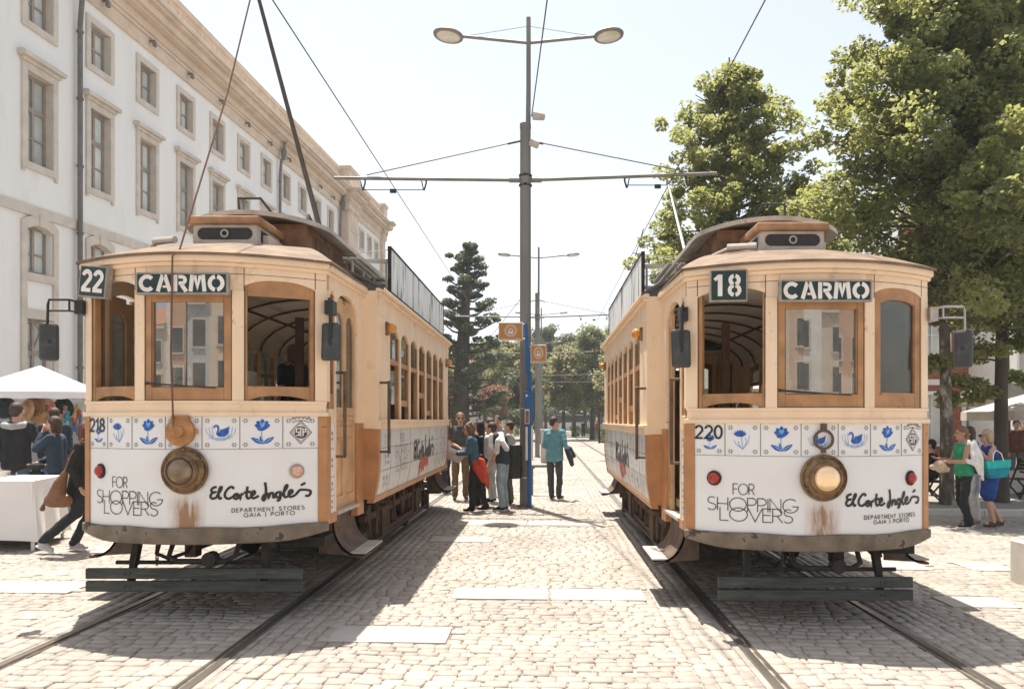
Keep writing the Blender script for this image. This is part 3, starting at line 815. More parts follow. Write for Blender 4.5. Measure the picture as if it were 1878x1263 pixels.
def build_tram(loc, number, route, label, opt):
    T = empty('tram', loc, 0, label, 'tram', 'trams standing side by side')
    opt = dict(opt, number=number)
    end_of_tram(T, False, opt)
    end_of_tram(T, True, opt)
    PW = [2.15 + .65 * i for i in range(8)]
    for s in (-1, 1):
        ms = map_side(s)
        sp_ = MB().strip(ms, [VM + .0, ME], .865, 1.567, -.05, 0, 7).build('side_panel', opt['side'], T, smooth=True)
        j = MB()
        for i, v in enumerate((2.25, 2.85, 3.5, 4.3, 5.1, 5.9, 6.6)):
            j.strip(ms, [v, v + .006], .87, 1.56, 0, .0025, 5)
        for zz in (1.36, 1.12):
            j.strip(ms, lin(12, 1.75, 7.1), zz, zz + .006, 0, .0028, 1)
        j.build('tile_joint', MT['joint'], sp_)
        # the side advert: tile drawings and the same handwriting, mirrored order of reading on the far side
        rev = (lambda a, z, o: ms(8.85 - a, z, o)) if s < 0 else ms
        q1, q2, q3, q4 = MB(), MB(), MB(), MB()
        for i, v in enumerate((1.95, 2.1, 5.75, 6.3, 6.85)):
            for zz in (1.46, 1.24, 1.0):
                if (i + int(zz*10)) % 2: tile_flower(q1, q2, rev, v, zz, .8, .0035, full=False)
                else: tile_carnation(q1, q2, rev, v, zz, .8, .0035)
        put_script(q3, rev, 3.75, 1.13, 1.75, .004, .026)
        put_text(q2, rev, 'SHOPPING', 2.5, 1.22, .14, .004, .004, width=.85, gap=.05)
        put_text(q2, rev, 'LOVERS', 2.6, 1.06, .14, .004, .004, width=.7, gap=.05)
        put_text(q2, rev, 'FOR', 2.8, 1.40, .10, .004, .004, width=.25, gap=.06)
        q1.build('tile_painting', MT['blue2'], sp_); q2.build('fine_lettering', MT['inkgrey'], sp_); q3.build('lettering', MT['ink'], sp_)
        for i in range(5):
            q4.poly(rev, petal(4.25 + i*.13, 1.13 + .02*(i % 2), R(-62 + 9*i), .30, .12), .0048)
        q4.build('red_brushwork', MT['red_ink'], sp_)
        for va, vb_ in ((VM - .002, VM + .10), (ME - .10, ME + .002)): MB().strip(ms, [va, vb_], .862, 1.567, -.055, .008, 6).build('panel_edge_board', MT['orange'], T)
        MB().strip(ms, [VM, ME], .80, .865, -.06, .016, 1).build('bottom_rail', MT['orange'], T, bevel=.005)
        r = MB().strip(ms, [VM - .005, ME + .005], 1.567, 1.665, -.05, .03)
        r.strip(ms, [VM - .005, ME + .005], 1.64, 1.668, .03, .045)
        r.build('sill_rail', MT['cream'], T, bevel=.005)
        for v in PW:
            MB().strip(ms, [v - .04, v + .04], 1.667, 2.86, -.06, .006).build('pillar', MT['cream'], T, bevel=.004)
        f = MB()
        for v0, v1 in ((VM, PW[0] - .04), (PW[-1] + .04, ME)):
            f.strip(ms, [v0, v1], 1.667, 2.86, -.05, .004)
        for i in range(7):
            a0, a1 = PW[i] + .04, PW[i+1] - .04
            f.strip(ms, lin(9, a0, a1), arch(a0, a1, 2.60, 2.70), 2.86, -.05, .002)
        f.strip(ms, [VM, ME], 2.86, 2.995, -.05, .0)
        f.strip(ms, [VM, VM + .24], 2.75, 2.985, .0, .012).strip(ms, [ME - .24, ME], 2.75, 2.985, .0, .012)
        f.build('fascia', MT['cream'], T, bevel=.003)
        MB().strip(ms, [VM - .03, ME + .03], 2.985, 3.025, -.02, .075).strip(ms, [VM - .01, ME + .01], 2.95, 2.985, -.02, .04).build('eave_moulding', MT['cream'], T, bevel=.008)
        for i in range(7):
            a0, a1 = PW[i] + .04, PW[i+1] - .04
            dz = (0, .16, 0, .30, .06, 0, .0)[i]
            b = MB().strip(ms, [a0, a1], 2.29, 2.345, -.05, -.008).strip(ms, [a0, a0 + .022], 1.667, 2.62, -.05, -.01).strip(ms, [a1 - .022, a1], 1.667, 2.62, -.05, -.01)
            if dz: b.strip(ms, [a0 + .022, a1 - .022], 1.667 + dz, 1.74 + dz, -.045, -.014)
            wn = b.build('side_window', MT['wood'], T)
            MB().strip(ms, [a0, a1], 2.345, 2.69, -.028, -.024).build('pane', MT['pane_dark'], wn)
            if i in (1, 4): MB().strip(ms, [a0 + .022, a1 - .022], 1.70 + dz, 2.29, -.036, -.032).build('pane', MT['pane_dark'], wn)
        for v in (1.98, 6.95):
            l = MB().box(min(s*1.235, s*1.27), max(s*1.235, s*1.27), v - .045, v + .045, 2.58, 2.72).build('corner_lamp', MT['brass'], T, bevel=.008)
            MB().ball((s*1.30, v, 2.655), (.055, .05, .055), 12, 8).build('lens', MT['amber'], l, smooth=True)
        # roof slope and advert board
        P = [(1.30, 3.028), (1.14, 3.12), (.9, 3.22), (.7, 3.29), (.54, 3.33)]
        vs = []; fs = []
        for v in (VM - .03, ME + .03):
            for x, z in P: vs.append((s*x, v, z))
            for x, z in P: vs.append((s*x, v, z - .03))
        n = 5
        for i in range(4):
            fs.append((i, i+1, 10+i+1, 10+i)); fs.append((5+i, 5+i+1, 15+i+1, 15+i))
            fs.append((i, 5+i, 5+i+1, i+1)); fs.append((10+i, 15+i, 15+i+1, 10+i+1))
        fs.append((0, 10, 15, 5))
        MB().add(vs, fs).build('side_roof', MT['roofdark'], T)
        # gable filling the step from platform roof to saloon roof
        for y in (VM, ME):
            g = MB().add([(s*1.235, y, 2.99), (s*1.28, y, 3.02), (s*1.14, y, 3.105), (s*.9, y, 3.205), (s*.54, y, 3.31), (s*.54, y, 2.99)], [(0,1,2,3,4,5)])
            g.build('gable', MT['roofdark'], T)
        ad = MB().box(s*1.15 - .012, s*1.15 + .012, 2.6, 7.2, 3.15, 3.67).build('roof_advert', MT['advert'], T)
        fr = MB()
        for z in (3.15, 3.67): fr.box(s*1.15 - .02, s*1.15 + .02, 2.58, 7.22, z - .012, z + .012)
        for v in (2.6, 7.2): fr.box(s*1.15 - .02, s*1.15 + .02, v - .014, v + .014, 3.162, 3.658)
        fr.build('frame', MT['dark'], ad)
        for v in (2.66, 4.1, 5.6, 7.1):
            br = MB()
            br.box(min(s*.60, s*1.138), max(s*.60, s*1.138), v - .02, v + .02, 3.50, 3.545)
            br.tube([(s*.60, v, 3.60), (s*1.14, v, 3.66)], .006, 5)
            br.tube([(s*1.10, v, 3.13), (s*1.10, v, 3.52)], .014, 6)
            br.build('bracket', MT['ventgrey'], ad)
        # roof walkway rails beside the monitor
        wk = MB()
        for k in range(3): wk.box(s*(.80 + .07*k) - .025, s*(.80 + .07*k) + .025, 1.95, 3.1, 3.40, 3.425)
        for v in (2.0, 2.5, 3.05): wk.tube([(s*.87, v, 3.2), (s*.87, v, 3.41)], .014, 6)
        wk.build('roof_walkway', MT['ventgrey'], T)
    # monitor roof
    m = MB().box(-.55, .55, 1.42, 7.43, 3.25, 3.64).build('monitor_wall', MT['ventwood'], T)
    for s in (-1, 1):
        for i in range(8):
            v = 1.75 + i*.68
            mw = MB()
            mw.box(min(s*.551, s*.556), max(s*.551, s*.556), v, v + .5, 3.39, 3.58)
            mw.build('ventilator', MT['interior'], m)
    vs = []; fs = []; VV = []
    for k in range(13): VV.append(1.16 + .55 * (1 - math.cos(k / 12 * PI / 2)))
    VV = VV + lin(6, 1.75, 7.1)[1:-1] + [LT - v for v in VV][::-1]
    nx = 13
    for top in (1, 0):
        for v in VV:
            e = min(v - 1.16, LT - 1.16 - v)
            wd = .73 if e >= .55 else .73 * math.sqrt(max(.02, 1 - ((.55 - e) / .55) ** 2.4))
            dr = 0 if e >= .7 else .05 * ((.7 - e) / .7) ** 2
            for i in range(nx):
                x = -wd + 2 * wd * i / (nx - 1)
                vs.append((x, v, 3.655 + .11 * (1 - (x / .73) ** 2) - dr - (0 if top else .045)))
    nv = len(VV); J = lambda t, a, i: t*nv*nx + a*nx + i
    for a in range(nv - 1):
        for i in range(nx - 1):
            fs.append((J(0,a,i), J(0,a,i+1), J(0,a+1,i+1), J(0,a+1,i))); fs.append((J(1,a,i), J(1,a+1,i), J(1,a+1,i+1), J(1,a,i+1)))
        for i in (0, nx - 1): fs.append((J(0,a,i), J(0,a+1,i), J(1,a+1,i), J(1,a,i)))
    for a in (0, nv - 1):
        for i in range(nx - 1): fs.append((J(0,a,i), J(0,a,i+1), J(1,a,i+1), J(1,a,i)))
    MB().add(vs, fs).build('monitor_roof', MT['ventgrey'], T, smooth=True, ang=40)
    # vent box
    vb = MB().box(-.295, .295, .77, 1.38, 3.28, 3.47)
    for s in (-1, 1): vb.box(s*.33 - .03, s*.33 + .03, .9, 1.3, 3.30, 3.40)
    vb = vb.build('vent_box', MT['ventgrey'], T, bevel=.006)
    MB().box(-.335, .335, .73, 1.42, 3.47, 3.545).build('lid', MT['lid'], vb, bevel=.02)
    g = lambda a, z, o: (a, .77 - o, z)
    q = [( .20 + .055*math.cos(R(t)), 3.385 + .055*math.sin(R(t))) for t in range(-90, 91, 15)] + [(-.20 + .055*math.cos(R(t)), 3.385 + .055*math.sin(R(t))) for t in range(90, 271, 15)]
    MB().poly(g, q, .003).build('grille', MT['mesh'], vb)
    for s in (-1, 1):
        MB().poly(lambda a, z, o: (s*(.295 + o), a, z), [(.86,3.33),(1.28,3.33),(1.28,3.44),(.86,3.44)], .003).build('grille', MT['mesh'], vb)
    MB().tube([(.0 + .032*math.cos(2*PI*i/12), .755, 3.385 + .032*math.sin(2*PI*i/12)) for i in range(13)], .008, 6).build('ring', MT['ventgrey'], vb)
    MB().tube([(-.42, .62, 3.285), (-.62, .72, 3.285), (-.72, .82, 3.25)], .022, 8).tube([(-.38, .60, 3.29), (-.62, .70, 3.30)], .032, 8).build('roof_conduit', MT['ventgrey'], T, smooth=True)
    # floor, ceiling, seats
    MB().box(-1.0, 1.0, .42, 8.43, .88, .95).box(-1.17, 1.17, VM, ME, .87, .952).build('floor', MT['floor'], T)
    c = MB(); n = 17
    vs = [(1.17*math.cos(PI*(1 - i/(n-1))), v, 2.66 + .52*math.sin(PI*i/(n-1))) for v in (VM + .05, ME - .05) for i in range(n)]
    c.add(vs, [(i, i+1, n+i+1, n+i) for i in range(n-1)])
    ce = c.build('saloon_ceiling', MT['ceiling'], T, smooth=True)
    rb = MB()
    for k in range(8):
        v = VM + .1 + k*.76
        rb.tube([(1.15*math.cos(PI*(1 - i/16)), v, 2.645 + .515*math.sin(PI*i/16)) for i in range(17)], .014, 6)
    for s in (-1, 1): rb.tube([(s*.62, VM + .1, 2.98), (s*.62, ME - .1, 2.98)], .018, 6)
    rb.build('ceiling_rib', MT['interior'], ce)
    for s in (-1, 1):
        for k in range(6):
            v = 2.3 + k*.8
            b = MB().box(min(s*.32, s*1.12), max(s*.32, s*1.12), v, v + .42, 1.32, 1.38).box(min(s*.32, s*1.12), max(s*.32, s*1.12), v + .36, v + .42, 1.38, 1.86)
            for uu in (.36, 1.08): b.box(s*uu - .025, s*uu + .025, v + .05, v + .37, .95, 1.32)
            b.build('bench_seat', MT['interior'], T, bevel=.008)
    cs = MB().lathe([(.13,.95),(.13,1.9),(.10,1.96),(.0,1.97)], (-.12, .55, 0), 'z', 16).tube([(-.12,.55,1.97),(-.12,.55,2.02),(-.30,.48,2.03)], .016, 8)
    cs.build('controller', MT['brass'], T, smooth=True)
    MB().box(.1, .32, .50, .72, 1.72, 2.10).box(.16, .26, .55, .68, .95, 1.72).build('ticket_machine', MT['ventgrey'], T, bevel=.01)
    MB().tube([(-.34,.85,.95),(-.34,.85,1.72)], .03, 8).tube([(-.34 + .17*math.cos(2*PI*i/20), .80, 1.80 + .17*math.sin(2*PI*i/20)) for i in range(21)], .014, 6).build('brake_wheel', MT['steel'], T, smooth=True)
    # underframe and truck
    u = MB().box(-.80, .80, .35, 8.5, .70, .86)
    for s in (-1, 1): u.box(s*.78 - .05, s*.78 + .05, 1.55, 7.3, .66, .80).box(s*.5-.06, s*.5+.06, .15, 8.7, .62, .72)
    u.box(-.35, .35, 1.9, 2.6, .34, .66).box(-.5, .5, 6.2, 6.8, .36, .66)
    u.build('underframe', MT['dark'], T)
    for s in (-1, 1):
        t = MB().box(s*.90 - .035, s*.90 + .035, 2.3, 6.55, .50, .58).box(s*.90 - .03, s*.90 + .03, 3.0, 5.85, .24, .30)
        for v in (3.2, 5.65):
            t.box(s*.90 - .07, s*.90 + .07, v - .15, v + .15, .25, .60)
            for q in (-.34, .34):
                t.lathe([(.075,0),(.075,.05),(.055,.05),(.055,.09),(.075,.09),(.075,.14),(.055,.14),(.055,.18),(.075,.18),(.075,.23)], (s*.92, v + q, .58), 'z', 12)
                t.box(s*.90-.05, s*.90+.05, v + q - .05, v + q + .05, .30, .50)
        for k in range(6): t.box(s*.88 - .04, s*.88 + .05, 2.45 + k*.72, 2.62 + k*.72, .32 + .05*(k % 2), .68)
        for k in range(9):
            v = 2.35 + k*.5
            t.bar((s*.93, v, .64), (s*.93, v + .22, .30 + .04*(k % 3)), .03, .05)
        t.tube([(s*.94, 2.2, .22), (s*.94, 6.6, .22)], .025, 8)
        t.box(s*.92-.06, s*.92+.06, 2.05, 2.2, .16, .42).box(s*.92-.06, s*.92+.06, 6.6, 6.75, .16, .42)
        t.build('truck_frame', M('rusty_truck_%d' % (1 if s > 0 else 0), (.075,.048,.03), .85, var=.4, scale=8, bump=.3) if opt.get('first') else bpy.data.materials['rusty_truck_%d' % (1 if s > 0 else 0)], T)
        for v in (3.2, 5.65):
            MB().lathe([(.0,-.05),(.33,-.05),(.355,-.04),(.355,.03),(.39,.04),(.39,.065),(.0,.065)], (s*.72, v, .395), 'x', 28).build('wheel', MT['dark'], T, smooth=True)
    # fender boards hung ahead of the wheels
    x0, x1, zz = opt['fender']
    for e in (0, 1):
        yy = (lambda v: LT - v) if e else (lambda v: v)
        l = MB()
        for uu in (-.55, .55):
            l.bar((uu, yy(.30), .64), (uu*1.03, yy(.25), .42), .055, .07)
            l.bar((uu*1.03, yy(.25), .43), (uu*1.03, yy(.20), zz + .02), .05, .05)
        l.tube([(-.72, yy(.26), .44), (.72, yy(.26), .44)], .018, 8)
        l.tube([(-.2, yy(.2), .62), (-.2, yy(.12), .52), (-.12, yy(.1), .48), (.28, yy(.1), .48), (.36, yy(.12), .52), (.36, yy(.2), .62)], .022, 8)
        l.lathe([(.0,-.05),(.06,-.05),(.06,.05),(.0,.05)], (.16, yy(.1), .50), 'y', 12)
        for k in range(4): l.tube([(-.30 + .012*math.cos(a)*(1 if k % 2 else .3), yy(.12) + .012*math.cos(a)*(.3 if k % 2 else 1), .59 - k*.04 + .03*math.sin(a)) for a in [2*PI*i/8 for i in range(9)]], .005, 5)
        l.tube([(-.45, yy(.5), .64), (-.42, yy(.35), .50), (-.3, yy(.32), .46), (-.18, yy(.4), .5), (-.15, yy(.55), .64)], .018, 8).tube([(.5, yy(.6), .66), (.62, yy(.45), .52), (.72, yy(.55), .5), (.74, yy(.7), .66)], .015, 8)
        l.box(.72, 1.0, min(yy(.5), yy(.8)), max(yy(.5), yy(.8)), .53, .62)
        l.build('fender_bracket', MT['dark'], T)
        for z in (zz, zz + .108):
            fb = MB().box(x0, x1, min(yy(.13), yy(.17)), max(yy(.13), yy(.17)), z, z + .088)
            for uu in (-.58, -.54, .54, .58): fb.ball((uu, yy(.13), z + .044), .013, 8, 6)
            fb.build('fender_board', MT['board'], T, bevel=.005)
    # headlight
    hz = 1.245
    hl = MB().lathe([(.19,.0),(.195,.02),(.185,.045),(.165,.03),(.135,.05),(.128,.10),(.115,.115),(.105,.10)], (0, 0, 0), 'y', 40)
    hl.v = [(x, -y, z) for x, y, z in hl.v]
    for a in (90, 210, 330, 30, 150): hl.ball((.172*math.cos(R(a)), -.042, .172*math.sin(R(a))), .011, 6, 4)
    hl = hl.build('headlight', MT['brass'], T, smooth=True, loc=(0, -.005, hz))
    MB().lathe([(.108,.0),(.10,.03),(.075,.055),(.04,.068),(.0,.072)], (0, 0, 0), 'y', 32).build('lens', opt['lens'], hl, smooth=True, loc=(0, -.085, 0)).rotation_euler = (0, 0, PI)
    mp = map_front()
    for uu, mt in ((-.84, opt['lamps'][0]), (.835, opt['lamps'][1])):
        c = mp(uu, 1.225, 0); d = 2*RC*uu/W1**2; ang = math.atan2(d, 1)
        lm = MB().lathe([(.062,.0),(.064,.012),(.052,.02),(.050,.0)], (0,0,0), 'y', 24)
        lm.v = [(x, -y, z) for x, y, z in lm.v]
        lm = lm.build('marker_lamp', MT['ventgrey'] if mt == 'lamppink' else MT['dark'], T, smooth=True, loc=c)
        lm.rotation_euler = (0, 0, ang)
        b = MB().lathe([(.05,.008),(.046,.03),(.03,.046),(.0,.054)], (0,0,0), 'y', 24)
        b.v = [(x, -y, z) for x, y, z in b.v]
        b.build('lens', MT[mt], lm, smooth=True)
    if opt['reel']:
        r = MB().lathe([(.112,0),(.118,.02),(.118,.05),(.10,.062),(.05,.065),(.045,.085),(.02,.09),(.0,.09)], (0,0,0), 'y', 32)
        r.v = [(x, -y, z) for x, y, z in r.v]
        r.box(-.07, .07, -.05, -.01, .085, .135).tube([(.10,-.03,.02),(.14,-.03,.015),(.14,-.03,-.02)], .008, 6)
        r.build('rope_reel', MT['bronze'], T, smooth=True, loc=(-.03, -.002, 1.565))
    else:
        r = MB().tube([(.075*math.cos(2*PI*i/20), -.02, .075*math.sin(2*PI*i/20)) for i in range(21)], .012, 8)
        r.box(-.02, .02, -.04, 0, .07, .13).box(-.015, .015, -.03, 0, -.11, -.07)
        r.build('rope_ring', MT['brownmetal'], T, smooth=True, loc=(0, -.004, 1.56))
    # destination and route boards
    sg = MB().box(-.38, .38, -.025, .025, -.09, .09).build('destination_sign', MT['signframe'], T, bevel=.004, loc=(.0, -.05, 2.775))
    g = lambda a, z, o: (a, -.025 - o, z)
    MB().poly(g, [(-.362,-.075),(.362,-.075),(.362,.075),(-.362,.075)], .002).build('sign_face', MT['signgreen'], sg)
    t = MB(); hw = .0165; x = -.335; k = .108; zb = -.054
    def cut(pts, a, b): return pts[a:b]
    # stencil capitals, each with its bridges left open
    t.ribbon(g, [(x + .055 + .052*math.cos(R(a)), .0 + .054*math.sin(R(a))) for a in range(42, 319, 12)], hw, .004)
    x = -.205
    t.ribbon(g, [(x + .012, zb - .014), (x + .052, .068)], hw, .004); t.ribbon(g, [(x + .068, .068), (x + .112, zb - .014)], hw, .004); t.ribbon(g, [(x + .052, -.028), (x + .088, -.028)], .009, .0042)
    x = -.065
    t.ribbon(g, [(x + .015, zb - .014), (x + .015, .068)], hw, .004)
    t.ribbon(g, [(x + .040, .052), (x + .065, .052)] + [(x + .065 + .030*math.cos(R(a)), .026 + .026*math.sin(R(a))) for a in range(75, -91, -15)] + [(x + .042, .0)], .0145, .004)
    t.ribbon(g, [(x + .066, -.012), (x + .105, zb - .014)], hw, .004)
    x = .062
    t.ribbon(g, [(x + .012, zb - .014), (x + .026, .068)], hw, .004); t.ribbon(g, [(x + .046, .062), (x + .068, -.030), (x + .090, .062)], .014, .004); t.ribbon(g, [(x + .112, .068), (x + .126, zb - .014)], hw, .004)
    x = .222
    for a0, a1 in ((100, 260), (-80, 80)):
        t.ribbon(g, [(x + .060 + .052*math.cos(R(a)), .0 + .054*math.sin(R(a))) for a in range(a0, a1 + 1, 10)], hw, .004)
    t.build('lettering', MT['letter'], sg)
    px_, pz, rot, tilt = opt['route_pos']
    c = mp(px_, pz, .075)
    rs = MB().box(-.155, .155, -.03, .03, -.135, .135).build('route_sign', MT['signframe'], T, bevel=.004, loc=c)
    rs.rotation_euler = (0, tilt, rot)
    g = lambda a, z, o: (a, -.03 - o, z)
    MB().poly(g, [(-.142,-.122),(.142,-.122),(.142,.122),(-.142,.122)], .002).build('sign_face', MT['signgreen'], rs)
    t = MB()
    def dig(ch, x, w_):
        if ch == '2':
            t.ribbon(g, [(x + w_*.5 + w_*.36*math.cos(R(a)), .042 + .040*math.sin(R(a))) for a in range(170, -41, -15)] + [(x + w_*.14, -.066)], .019, .004)
            t.ribbon(g, [(x + .004, -.073), (x + w_ - .004, -.073)], .017, .0045)
        if ch == '1':
            t.ribbon(g, [(x + w_*.6, -.09), (x + w_*.6, .09)], .019, .004); t.ribbon(g, [(x + .005, .045), (x + w_*.5, .078)], .014, .0043)
        if ch == '8':
            for s_ in (-1, 1):
                for cy, ry, rx in ((.043, .034, .030), (-.042, .038, .036)):
                    t.ribbon(g, [(x + w_*.5 + s_*(.004 + rx*math.cos(R(a))), cy + ry*math.sin(R(a))) for a in range(-84, 85, 12)], .016, .004)
    dig(route[0], -.122, .115 if route[0] != '1' else .085); dig(route[1], .008 if route[0] != '1' else -.01, .115)
    t.build('lettering', MT['letter'], rs)
    # mirrors
    for s, far in ((-1, opt['far_mirror'] == -1), (1, opt['far_mirror'] == 1)):
        mx = s * (1.325 if far else 1.12)
        y = .30
        a = MB().box(min(s*1.05, s*1.12), max(s*1.05, s*1.12), y + .02, y + .16, 2.58, 2.70)
        if far:
            a.tube([(s*1.06, y + .1, 2.68), (s*1.15, y, 2.70), (mx, y, 2.70), (mx + s*.01, y, 2.66), (mx + s*.01, y - .01, 2.35)], .011, 8)
            a.tube([(s*1.06, y + .1, 2.60), (s*1.15, y, 2.605), (mx, y, 2.605)], .009, 8).tube([(s*1.15, y, 2.605), (s*1.15, y, 2.70)], .009, 8)
        else:
            a.tube([(s*1.08, y + .06, 2.66), (s*1.11, y - .04, 2.70), (mx, y - .05, 2.66), (mx, y - .05, 2.30)], .014, 8)
        a = a.build('mirror_arm', MT['black'] if opt['reel'] or not far else MT['steel'], T, smooth=True)
        w_ = .075 if far else .088
        q = MB().box(-w_, w_, -.03, .03, -.165, .165)
        mo = q.build('mirror', MT['mirror_back'], T, bevel=.028, loc=(mx, y - (.0 if far else .02), 2.335))
        mo.rotation_euler = (R(-3), 0, s*R(-38 if far else -12))
        MB().box(-w_ + .015, w_ - .015, .031, .034, -.145, .145).build('mirror_glass', MT['steel'], mo)
        MB().lathe([(.02,-.036),(.02,-.028)], (.0,0,.0), 'y', 12).build('pivot', MT['black'], mo)
    # trolley pole with its base on the monitor roof
    p0, p1 = opt['pole']
    tp = MB().tube([p0, tuple(Vector(p0).lerp(Vector(p1), .5)), p1], [.036, .026, .018], 8)
    tp.box(p0[0]-.12, p0[0]+.12, p0[1]-.25, p0[1]+.25, 3.77, min(p0[2], 3.95)).tube([(p0[0], p0[1], 3.9), p0], .05, 8)
    hd = Vector(p1)
    tp = tp.build('trolley_pole', opt['pole_mat'], T, smooth=True)
    MB().lathe([(.03,-.04),(.06,-.03),(.045,0),(.06,.03),(.03,.04)], hd + Vector((0,0,.03)), 'x', 14).build('trolley_wheel', MT['steel'], tp)
    if opt['rope']: MB().tube(opt['rope'], .008, 6).build('trolley_rope', opt['rope_mat'], tp)
    MB().tube([(-.16, 1.5, 3.79), (-.16 + .05, 1.35, 3.88), (.16 - .05, 1.35, 3.88), (.16, 1.5, 3.79)], .014, 6).tube([(.35,2.4,3.74),(.37,2.2,3.86),(.42,1.9,3.86),(.44,1.75,3.72)], .016, 6).build('roof_handrail', MT['dark'], T)
    return T

lens_dull = M('dull_brass_lens', (.23,.17,.11), .3, metal=.5, var=.4, scale=10)
lens_lit, t_, p_, N_, L_ = nodes_of('lit_headlight_lens')
p_.inputs['Base Color'].default_value = (.80, .60, .38, 1); p_.inputs['Roughness'].default_value = .28; p_.inputs['Metallic'].default_value = .55
p_.inputs['Emission Color'].default_value = (1, .62, .30, 1); p_.inputs['Emission Strength'].default_value = .13

TX, TY = -2.965, 6.3
tram_l = build_tram((TX, TY, gz(TX)), '218', '22', 'old cream tram numbered 218 with route board 22 and dull brass headlight', dict(
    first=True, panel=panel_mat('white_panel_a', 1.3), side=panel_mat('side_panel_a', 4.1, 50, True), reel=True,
    left_window='open', right_window='upper', open_door=0, fender=(-.91, .915, .215), lens=lens_dull, lamps=('lampred', 'lamppink'),
    route_pos=(-.80, 2.825, R(-20), R(7)), far_mirror=-1, pole=((.03, 3.8, 4.02), (.0, 1.42, 6.17)), pole_mat=MT['polewood'],
    rope=[(.0, 1.48, 6.12), (-.03, .9, 4.75), (-.065, .02, 3.06), (-.07, -.085, 3.0), (-.075, -.10, 2.2), (-.075, -.06, 1.60)], rope_mat=M('rope', (.17,.085,.05), .9)))
RX = 2.29
tram_r = build_tram((RX, TY, gz(RX)), '220', '18', 'old cream tram numbered 220 with route board 18 and shining headlight', dict(
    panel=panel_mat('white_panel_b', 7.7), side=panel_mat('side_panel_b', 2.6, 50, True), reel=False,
    left_window='open', right_window='closed', open_door=-1, fender=(-.83, .81, .20), lens=lens_lit, lamps=('lampred', 'lampred'),
    route_pos=(-.72, 2.845, R(-6), R(0)), far_mirror=1, pole=((.0, 5.7, 4.0), (.06, 8.3, 6.24)), pole_mat=MT['steel'],
    rope=None, rope_mat=MT['wire']))
# ------------------------------------------------------------------ ground
def ground_mat():
    m, t, p, N, L = nodes_of('paving_ground')
    tc = N('ShaderNodeTexCoord')
    nz = N('ShaderNodeTexNoise'); nz.inputs['Scale'].default_value = 1.3; nz.inputs['Detail'].default_value = 3
    L(tc.outputs['Object'], nz.inputs['Vector'])
    vm = N('ShaderNodeVectorMath'); vm.operation = 'MULTIPLY_ADD'; vm.inputs[1].default_value = (.09, .09, 0)
    L(nz.outputs['Color'], vm.inputs[0]); L(tc.outputs['Object'], vm.inputs[2])
    br = N('ShaderNodeTexBrick'); br.inputs['Scale'].default_value = 1.0
    br.inputs['Brick Width'].default_value = .2; br.inputs['Row Height'].default_value = .13; br.inputs['Mortar Size'].default_value = .009
    br.inputs['Color1'].default_value = (.28,.255,.225,1); br.inputs['Color2'].default_value = (.38,.35,.31,1); br.inputs['Mortar'].default_value = (.16,.11,.07,1)
    L(vm.outputs[0], br.inputs['Vector'])
    n2 = N('ShaderNodeTexNoise'); n2.inputs['Scale'].default_value = .35; n2.inputs['Detail'].default_value = 6
    L(tc.outputs['Object'], n2.inputs['Vector'])
    mx = N('ShaderNodeMix'); mx.data_type = 'RGBA'; mx.blend_type = 'MULTIPLY'; mx.inputs['Factor'].default_value = .5
    L(br.outputs['Color'], mx.inputs['A'])
    rp = N('ShaderNodeMapRange'); rp.inputs[1].default_value = .3; rp.inputs[2].default_value = .7; rp.inputs[3].default_value = .7; rp.inputs[4].default_value = 1.1
    L(n2.outputs['Fac'], rp.inputs[0]); L(rp.outputs[0], mx.inputs['B'])
    L(mx.outputs['Result'], p.inputs['Base Color']); p.inputs['Roughness'].default_value = .85
    return m

def sett_mat():
    m, t, p, N, L = nodes_of('granite_setts')
    a = N('ShaderNodeAttribute'); a.attribute_name = 'tint'
    tc = N('ShaderNodeTexCoord')
    cr = N('ShaderNodeMix'); cr.data_type = 'RGBA'; L(a.outputs['Fac'], cr.inputs['Factor'])
    cr.inputs['A'].default_value = (.33, .282, .235, 1); cr.inputs['B'].default_value = (.43, .375, .318, 1)
    n1 = N('ShaderNodeTexNoise'); n1.inputs['Scale'].default_value = 26; n1.inputs['Detail'].default_value = 8; n1.inputs['Roughness'].default_value = .7
    L(tc.outputs['Object'], n1.inputs['Vector'])
    r1 = N('ShaderNodeMapRange'); r1.inputs[1].default_value = .3; r1.inputs[2].default_value = .7; r1.inputs[3].default_value = .82; r1.inputs[4].default_value = 1.15
    L(n1.outputs['Fac'], r1.inputs[0])
    mx = N('ShaderNodeMix'); mx.data_type = 'RGBA'; mx.blend_type = 'MULTIPLY'; mx.inputs['Factor'].default_value = 1
    L(cr.outputs['Result'], mx.inputs['A']); L(r1.outputs[0], mx.inputs['B'])
    n2 = N('ShaderNodeTexNoise'); n2.inputs['Scale'].default_value = .8; n2.inputs['Detail'].default_value = 5
    L(tc.outputs['Object'], n2.inputs['Vector'])
    r2 = N('ShaderNodeMapRange'); r2.inputs[1].default_value = .35; r2.inputs[2].default_value = .68; r2.inputs[3].default_value = .80; r2.inputs[4].default_value = 1.08
    L(n2.outputs['Fac'], r2.inputs[0])
    m2 = N('ShaderNodeMix'); m2.data_type = 'RGBA'; m2.blend_type = 'MULTIPLY'; m2.inputs['Factor'].default_value = 1
    L(mx.outputs['Result'], m2.inputs['A']); L(r2.outputs[0], m2.inputs['B'])
    L(m2.outputs['Result'], p.inputs['Base Color']); p.inputs['Roughness'].default_value = .72
    b = N('ShaderNodeBump'); b.inputs['Strength'].default_value = .2; b.inputs['Distance'].default_value = .01
    L(n1.outputs['Fac'], b.inputs['Height']); L(b.outputs[0], p.inputs['Normal'])
    return m

